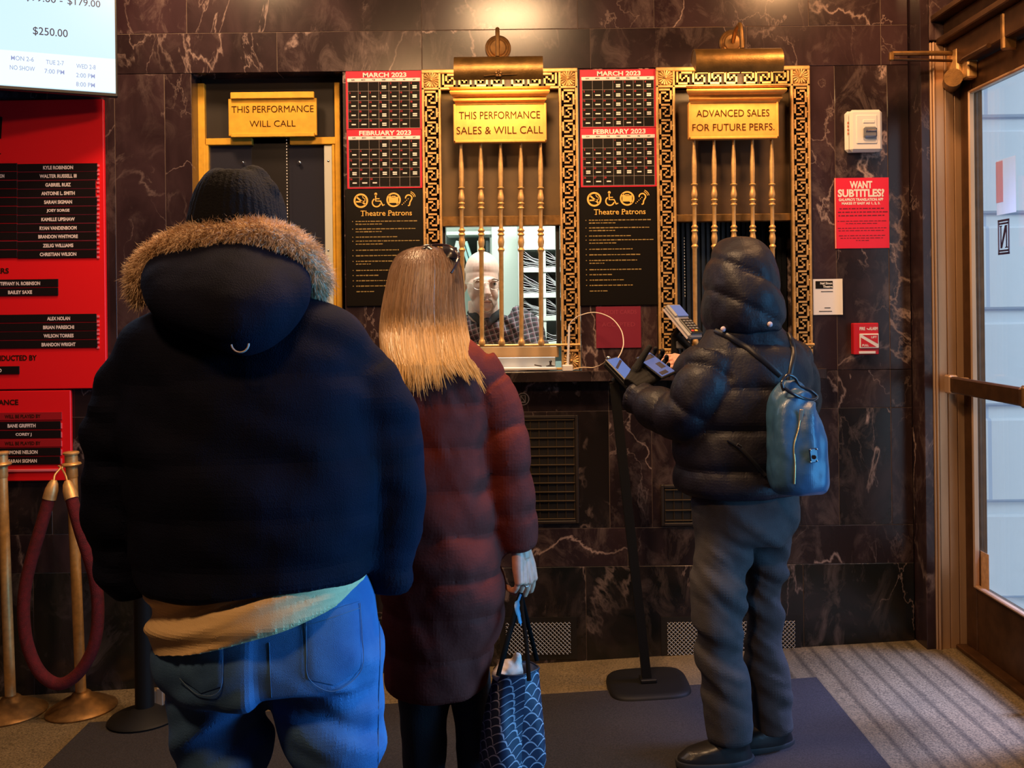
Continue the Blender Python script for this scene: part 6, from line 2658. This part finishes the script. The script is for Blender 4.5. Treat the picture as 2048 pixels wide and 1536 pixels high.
# glass behind the bars
MB().box(((a1.x + b1.x) / 2, .075, W(1000, 574).z), (.46, .006, .47)).build('glass_pane', PANE, w1)
MB().box((W(890, 570, .07).x, .07, W(890, 570).z), (.012, .06, .50)).box((W(1116, 570, .07).x, .07, W(1116, 570).z), (.016, .06, .50)).build('inner_jamb', BLACK, w1)
# cream shelf and steel tray in the opening
c, w, h = R(894, 693, 1113, 714, .10)
MB().box((c.x, .13, c.z - .004), (w + .02, .02, h)).build('back_ledge', mat('cream_laminate', (.66, .42, .22), .5), w1)
c = W(1003, 724)
tr_ = thing('pass_tray', 'pale steel money tray on the sill under the bars of the clerk\'s window', 'tray', (c.x, .03, W(1003, 741).z))
zt_ = W(1003, 741).z
STEEL = mat('pale_brushed_steel', (.72, .74, .78), .38, .6)
mb = MB().box((c.x, .045, zt_ + .004), (.44, .13, .006), ch=.001)
mb.box((c.x, .108, zt_ + .025), (.44, .006, .042), ch=.001)
mb.build('tray_plate', STEEL, tr_)
MB().box((c.x, -.018, zt_ + .006), (.44, .006, .010), ch=.002).build('front_lip', WPLAST, tr_)
mb = MB().lathe([(.018, 0), (.018, .003), (.010, .005), (.004, .008), (.004, .016), (.006, .018), (.006, .022), (.002, .025)], W(1101, 733, .01), 16)
mb.build('pen_holder', mat('dark_bell_metal', (.05, .03, .02), .4, .5), label='tiny dark pen holder on the steel tray under the bars', cat='pen holder', smooth=50)
MB().box(W(1076, 731, .01), (.030, .02, .004), Matrix.Rotation(.2, 3, 'Y'), ch=.001).build('pen_clip', mat('dark_bell_metal', (.05, .03, .02), .4, .5), label='small dark clip lying on the steel tray next to the pen holder', cat='clip')
# sill plate of brass under the right edge of the window
# shelves with heaps of leaflets
SHW = mat('white_laminate_shelf', (.74, .80, .76), .6)
yS = 1.05


def S_(px, py, y=yS):
    return W(px, py, y)


sh = thing('leaflet_rack', 'white office shelf rack behind the clerk\'s shoulder, heaped with leaflets', 'shelf rack', (S_(1080, 600).x, yS + .12, .6))
k = (4 + yS) / F
L_, R_ = S_(1040, 560).x, S_(1132, 560).x
for (px, w_) in ((1040, .016), (1089, .014), (1134, .016)):
    MB().box((S_(px, 560).x, yS + .14, (S_(px, 465).z) / 2), (w_, .28, S_(px, 465).z)).build('upright', SHW, sh)
MB().box(((L_ + R_) / 2, yS + .285, S_(1080, 580).z), (R_ - L_, .01, .75)).build('back_board', SHW, sh)
levels = (492, 537, 588, 634, 686)
for py in levels:
    MB().box(((L_ + R_) / 2, yS + .14, S_(1080, py).z), (R_ - L_ - .002, .27, .012)).build('shelf_board', SHW, sh)
    MB().box(((L_ + R_) / 2, yS - .004, S_(1080, py + 3).z), (R_ - L_, .004, .022)).build('label_strip', SHW, sh)
LEAF = mat('grey_leaflet_paper', (.82, .84, .88), .5, var=.2, vscale=60, stretch=(1, 1, 12))
LEAFD = mat('printed_leaflet', (.16, .16, .18), .5, var=.4, vscale=40)
random.seed(9)


def leaflets(x0, x1, z, n, lift):
    """a slumped heap of leaflets, one bowed sheet on the next"""
    mb = MB()
    for i in range(n):
        f = i / max(1, n - 1)
        zz = z + .004 + i * .0042
        tilt = lift * f
        pts = []
        m = 6
        for j in range(m + 1):
            u = j / m
            pts.append((x0 + (x1 - x0) * u, zz + tilt * (1 - u) ** 1.6 + .003 * sin(u * 9 + i) + .004 * noise.noise(Vector((i * .7, u * 3, z)))))
        y_ = yS + .015 + random.uniform(-.012, .012)
        vs = []
        for (x, q) in pts:
            vs += [Vector((x, y_, q)), Vector((x, y_ + .20, q)), Vector((x, y_, q + .0022)), Vector((x, y_ + .20, q + .0022))]
        fs = []
        for j in range(m):
            a_, b_ = 4 * j, 4 * j + 4
            fs += [(a_, a_ + 1, b_ + 1, b_), (a_ + 2, b_ + 2, b_ + 3, a_ + 3), (a_, b_, b_ + 2, a_ + 2), (a_ + 1, a_ + 3, b_ + 3, b_ + 1)]
        fs += [(0, 2, 3, 1), (4 * m, 4 * m + 1, 4 * m + 3, 4 * m + 2)]
        mb.add(vs, fs)
    return mb


ordn = ('top', 'second', 'third', 'fourth')
for i, py in enumerate((537, 588, 634, 686)):
    z = S_(1080, py).z + .006
    for jx, (a_, b_, side) in enumerate(((1044, 1086, 'in the bay next to'), (1093, 1131, 'in the bay away from'))):
        o = leaflets(S_(a_, 560).x, S_(b_, 560).x, z, (8, 10, 9, 5)[i] - jx, (.055, .06, .05, .03)[i]).build('leaflet_stack', LEAF, label='heap of leaflets on the %s rack shelf, %s the clerk' % (ordn[i], side), cat='leaflets', group='leaflet heaps on the office rack', smooth=0)
# file shelf above the clerk's head, left
yF = 1.55
mb = MB()
c, w, h = R(893, 463, 986, 470, yF)
f_ = thing('file_shelf', 'white office shelf with folders above the clerk\'s bald head', 'shelf', (c.x, yF + .1, c.z - .2))
MB().box((c.x, yF + .10, c.z), (w, .24, h)).build('shelf_board', SHW, f_)
c, w, h = R(893, 470, 980, 560, yF + .22)
MB().box((c.x, yF + .23, c.z), (w, .01, h)).build('back_board', mat('dark_file_back', (.10, .12, .11), .7), f_)
c, w, h = R(893, 548, 986, 553, yF)
MB().box((c.x, yF + .10, c.z), (w, .24, h)).build('shelf_board', SHW, f_)
for i, (x0_, x1_, lean, col, cn) in enumerate(((905, 916, .25, (.60, .66, .64), 'pale grey'), (930, 936, -.28, (.35, .60, .60), 'teal'), (938, 944, -.28, (.42, .68, .66), 'light teal'), (955, 962, 0, (.66, .66, .52), 'cream'), (972, 978, 0, (.05, .07, .07), 'black'))):
    c, w, h = R(x0_, 482, x1_, 545, yF + .05)
    MB().box((c.x, yF + .11, c.z), (w, .18, h), Matrix.Rotation(lean, 3, 'Y'), ch=.002).build('file_folder', mat(cn.replace(' ', '_') + '_folder', col, .6), label='%s folder standing on the office shelf above the clerk\'s head' % cn, cat='folder', group='folders on the office shelf')

# ================================================================== counter things
c = W(1135, 727, -.05)
lz = Q(1100, 742).z
ch_ = thing('charger_block', 'small white charger block with an upright post on the counter', 'charger', (c.x, -.05, lz))
MB().box((c.x, -.05, lz + .0125), (.040, .034, .025), ch=.003).build('block', WPLAST, ch_)
p0, p1 = Vector((c.x + .001, -.05, lz + .025)), W(1138.5, 652, -.05)
MB().tube([p0, p0.lerp(p1, .5), p1], [.0052, .0046, .0042], 10).build('post', WPLAST, ch_)

# ---- display stand with a small tablet
fpb = FP(1296, 1374)
by, bxs = fpb.y, fpb.x
bzs = floor_z(bxs)
top = P(1228, 765, 4 + by - .02)
stn = thing('display_stand', 'slim black floor stand leaning by the hooded person, rounded square foot', 'stand', (bxs, by, bzs))
mb = MB()
MBK = mat('matte_black_metal', (.0055, .005, .005), .6, spec=.25)
Rf = Matrix.Rotation(-math.atan(SLOPE), 3, 'Y')
mb.rings([(Vector((0, 0, .022)), .118, .118), (Vector((0, 0, .020)), .140, .140), (Vector((0, 0, .012)), .148, .148), (Vector((0, 0, .001)), .150, .150)], 48, 4.2)
mb.move(Rf.to_4x4()).move(Matrix.Translation((bxs, by, bzs + .001)))
mb.build('foot', MBK, stn, 40)
mb = MB().box(Vector((bxs, by, bzs + .03)), (.06, .06, .014), Rf, ch=.003)
mb.build('collar', MBK, stn)
a_ = Vector((bxs - .004, by, bzs + .03))
mb = MB().tube([a_, a_.lerp(top, .5), top], .0235, 4, flat=((.71, .71, 0), 1.0))
mb.build('pole', MBK, stn, 30)
cdev = P(1247, 742, 4 + by - .06)
ud = P(1277, 778, 4 + by - .10) - P(1217, 716, 4 + by - .02)
phn, Rm, s_ = phone(cdev, ud, (.45, -.55, .75), .075, .140, 'tablet', 'small tablet with lit screen tethered on top of the black floor stand', 'tablet', emitter('tablet_screen', (.17, .30, .75), .6))
mb = MB().box(cdev + Rm @ Vector((-.03, .0, .0058)), (.010, .066, .0004), Rm @ Matrix.Rotation(.5, 3, 'Z'))
mb.build('page_band', mat('dark_page', (.02, .02, .05), .5), s_, 0)
mb = MB().box(cdev - Rm @ Vector((0, 0, .018)), (.135, .070, .022), Rm, ch=.006)
mb.build('cradle', MBK, stn)
mb = MB().tube([top, top.lerp(cdev, .6) + Vector((0, .02, -.01)), cdev - Rm @ Vector((0, 0, .02))], .016, 10)
mb.build('neck', MBK, stn, 60)
mb = MB().ball(P(1217, 716, 4 + by - .03), .008, 10, 8)
mb.build('tether_plug', CHROME, phn, 60)
# tether cable: up in a loop from the post and back along the counter
CBL = mat('white_cable', (.72, .60, .50), .5)
pts = [tuple(p1), tuple(W(1143, 643, -.055)), tuple(W(1160, 631, -.07)), tuple(W(1190, 625, -.09)), tuple(W(1222, 636, -.13)), tuple(W(1242, 660, -.17)), tuple(W(1247, 685, -.22)), tuple(W(1243, 703, -.27)), tuple(P(1236, 716, 4 + by - .03))]
mb = MB().tube([Vector(q) for q in spline(pts, 8)], .0021, 8)
mb.build('tether_cable', CBL, label='thin white cable looping from the charger post to the tablet', cat='cable', smooth=60)
pts = [(c.x + .018, -.06, lz + .006), tuple(W(1165, 735, -.075)), tuple(W(1188, 735, -.12)), tuple(W(1205, 728, -.22)), tuple(P(1216, 718, 4 + by - .03))]
mb = MB().tube([Vector(q) for q in spline(pts, 8)], .0021, 8)
mb.build('power_cable', mat('beige_cable', (.70, .52, .36), .5), label='beige cable running along the counter from the charger block', cat='cable', smooth=60)

# ---- card terminal on its arm beside the right window
ct = W(1366, 645, -.16)
term = thing('card_terminal', 'grey card payment terminal with lit display on an arm by the advanced sales window', 'card terminal', (ct.x, -.13, W(1366, 745).z))
u0, u1 = W(1344, 616, -.13), W(1391, 672, -.22)
ux = (u1 - u0).normalized()
up = Vector((.50, -.62, .60))
up = (up - ux * up.dot(ux)).normalized()
uy = up.cross(ux)
Rm = Matrix((ux, uy, up)).transposed()
ln = .175
GREYP = mat('grey_terminal_plastic', (.26, .25, .27), .4)
mb = MB().box(ct, (ln, .078, .030), Rm, ch=.010).box(ct + Rm @ Vector((-.05, 0, .012)), (.07, .074, .018), Rm, ch=.006)
mb.build('case', GREYP, term)
MB().box(ct + Rm @ Vector((.038, 0, .0155)), (.085, .068, .008), Rm, ch=.006).build('keypad_panel', BLACKP, term)
MB().box(ct + Rm @ Vector((-.045, 0, .0215)), (.058, .058, .002), Rm).build('display', emitter('terminal_display', (.25, .30, .62), .7), term)
mb = MB()
for i in range(4):
    for j in range(3):
        mb.box(ct + Rm @ Vector((.012 + i * .0135, (j - 1) * .0185, .0205)), (.008, .012, .003), Rm, ch=.001)
mb.build('keys', mat('grey_keys', (.20, .20, .21), .5), term)
mb = MB().box(ct + Rm @ Vector((.066, -.017, .0205)), (.009, .014, .003), Rm, ch=.001)
mb.build('red_key', mat('red_key', (.7, .05, .04), .4), term)
mb = MB().box(ct + Rm @ Vector((.066, .003, .0205)), (.009, .014, .003), Rm, ch=.001)
mb.build('yellow_key', mat('yellow_key', (.75, .50, .06), .4), term)
mb = MB().box(ct + Rm @ Vector((0, -.040, -.006)), (ln * .94, .003, .006), Rm)
mb.build('edge_strip', mat('pale_edge', (.66, .56, .55), .4), term)
mb = MB().tube([ct - up * .016, ct - up * .05 + Vector((0, .03, -.01)), W(1384, 700, -.11), Vector((W(1384, 740).x, -.06, lz))], [.014, .014, .015, .022], 12)
mb.build('arm', MBK, term, 60)
mb = MB().box(W(1366, 690, -.085), (.052, .03, .03), ch=.004)
mb.build('bracket', mat('grey_bracket', (.16, .15, .15), .5), term)
mb = MB().box((W(1345, 700).x, -.06, (W(1345, 665).z + lz) / 2), (.028, .03, W(1345, 665).z - lz), ch=.004)
mb.build('upright_plate', MBK, term)

# ---- brass rope posts with the doubled red rope
def rope_post(px, py, leanpx, topy, label):
    f = FP(px, py)
    y = -.19
    f = P(px, py, 4 + y)
    x = f.x
    z0 = floor_z(x)
    T = P(px - leanpx, topy, 4 + y)
    h = T.z - z0
    t = thing('rope_post', label, 'rope post', (x, y, z0), 'brass rope posts in front of the red cast boards')
    ax = (T - Vector((x, y, z0))).normalized()
    Rz = Vector((0, 0, 1)).rotation_difference(ax).to_matrix()

    def pl(mb, name, m=BRASS, par=t):
        mb.v = [Rz @ v + Vector((x, y, z0)) for v in mb.v]
        return mb.build(name, m, par, 40)
    mb = MB().lathe([(.128, .0), (.130, .006), (.127, .011), (.115, .016), (.105, .024), (.080, .038), (.055, .050), (.040, .056), (.034, .066), (.026, .072)], (0, 0, 0), 48)
    mb.v = [v + Vector((x, y, z0 + SLOPE * v.x)) for v in mb.v]
    mb.build('base', BRASS_D, t, 40)
    pl(MB().lathe([(.0195, .06), (.0195, h - .10)], seg=24), 'pole')
    pl(MB().lathe([(.0195, h - .10), (.0215, h - .095), (.0215, h - .058), (.034, h - .052), (.036, h - .048), (.034, h - .044), (.0235, h - .040), (.0235, h - .012), (.029, h - .010), (.030, h - .004), (.026, h), (.004, h + .002)], seg=28), 'collar')
    return t, T, x, y, z0, Rz, h


p2, T2, x2, y2, z2, Rz2, h2 = rope_post(163, 1398, 21, 903, 'brass rope post carrying the red rope beside the man in the parka')
p3, T3, x3, y3, z3, Rz3, h3 = rope_post(22, 1398, 20, 903, 'brass rope post without a rope, farthest from the man in the parka')
ropeM = mat('red_velvet_rope', (.10, .002, .004), .9, var=.25, vscale=60, bump=.6, bscale=350, sheen=.0)
rope = thing('velvet_rope', 'doubled red velvet rope hanging from one brass post', 'rope', P(125, 1380, 3.72))
rp_ = [(100, 992, -.03), (80, 1060, -.04), (55, 1150, -.05), (47, 1220, -.05), (55, 1290, -.05), (80, 1345, -.05), (118, 1368, -.05), (158, 1345, -.05), (188, 1290, -.05), (196, 1220, -.05), (188, 1150, -.05), (160, 1060, -.05), (142, 992, -.04)]
ptsR = [Vector(q) for q in spline([tuple(P(a, b_, 3.76 + d)) for a, b_, d in rp_], 8)]
mb = MB().tube(ptsR, .0225, 16)
mb.build('rope', ropeM, rope, 60)
for (a_, b_, k_) in ((P(100, 992, 3.73), P(108, 962, 3.735), 0), (P(142, 992, 3.72), P(134, 962, 3.735), 1)):
    d = (b_ - a_).normalized()
    mb = MB().tube([a_ - d * .012, a_, a_ + d * .025, a_ + d * .048, a_ + d * .060], [.0245, .0245, .0235, .0175, .0100], 18)
    mb.build('rope_end_cap', BRASS, rope, 50)
    q = P(124, 936, 3.78) if k_ else P(121, 936, 3.78)
    e_ = a_ + d * .055
    hk = [e_, e_.lerp(q, .5) + Vector((.006 * (1 if k_ else -1), -.006, 0)), q, q + Vector((.012 * (1 if k_ else -1), .01, .006))]
    mb = MB().tube([Vector(v) for v in spline([tuple(v) for v in hk], 5)], .0038, 8)
    mb.build('hook', BRASS, rope, 60)

# ---- black belt post behind the man
fb = FP(290, 1442)
bp3 = thing('belt_post', 'black crowd control post behind the man in jeans', 'barrier post', (fb.x, fb.y, floor_z(fb.x)))
mb = MB().lathe([(.13, 0), (.132, .006), (.125, .014), (.06, .03), (.036, .045)], (0, 0, 0), 32)
mb.v = [v + Vector((fb.x, fb.y, floor_z(fb.x) + .010 + SLOPE * v.x)) for v in mb.v]
mb.build('base', MBK, bp3, 40)
zz = floor_z(fb.x)
MB().lathe([(.034, .045), (.034, .85), (.038, .86), (.038, .94), (.030, .955)], (fb.x, fb.y, zz), 24).build('pole', MBK, bp3, 40)
p = P(321, 1394, 4 + fb.y + .05)
MB().box(p, (.024, .022, .072), ch=.003).box(p - Vector((.016, 0, 0)), (.02, .02, .05)).build('belt_clip', mat('pale_clip_metal', (.55, .45, .36), .3, .7), bp3)
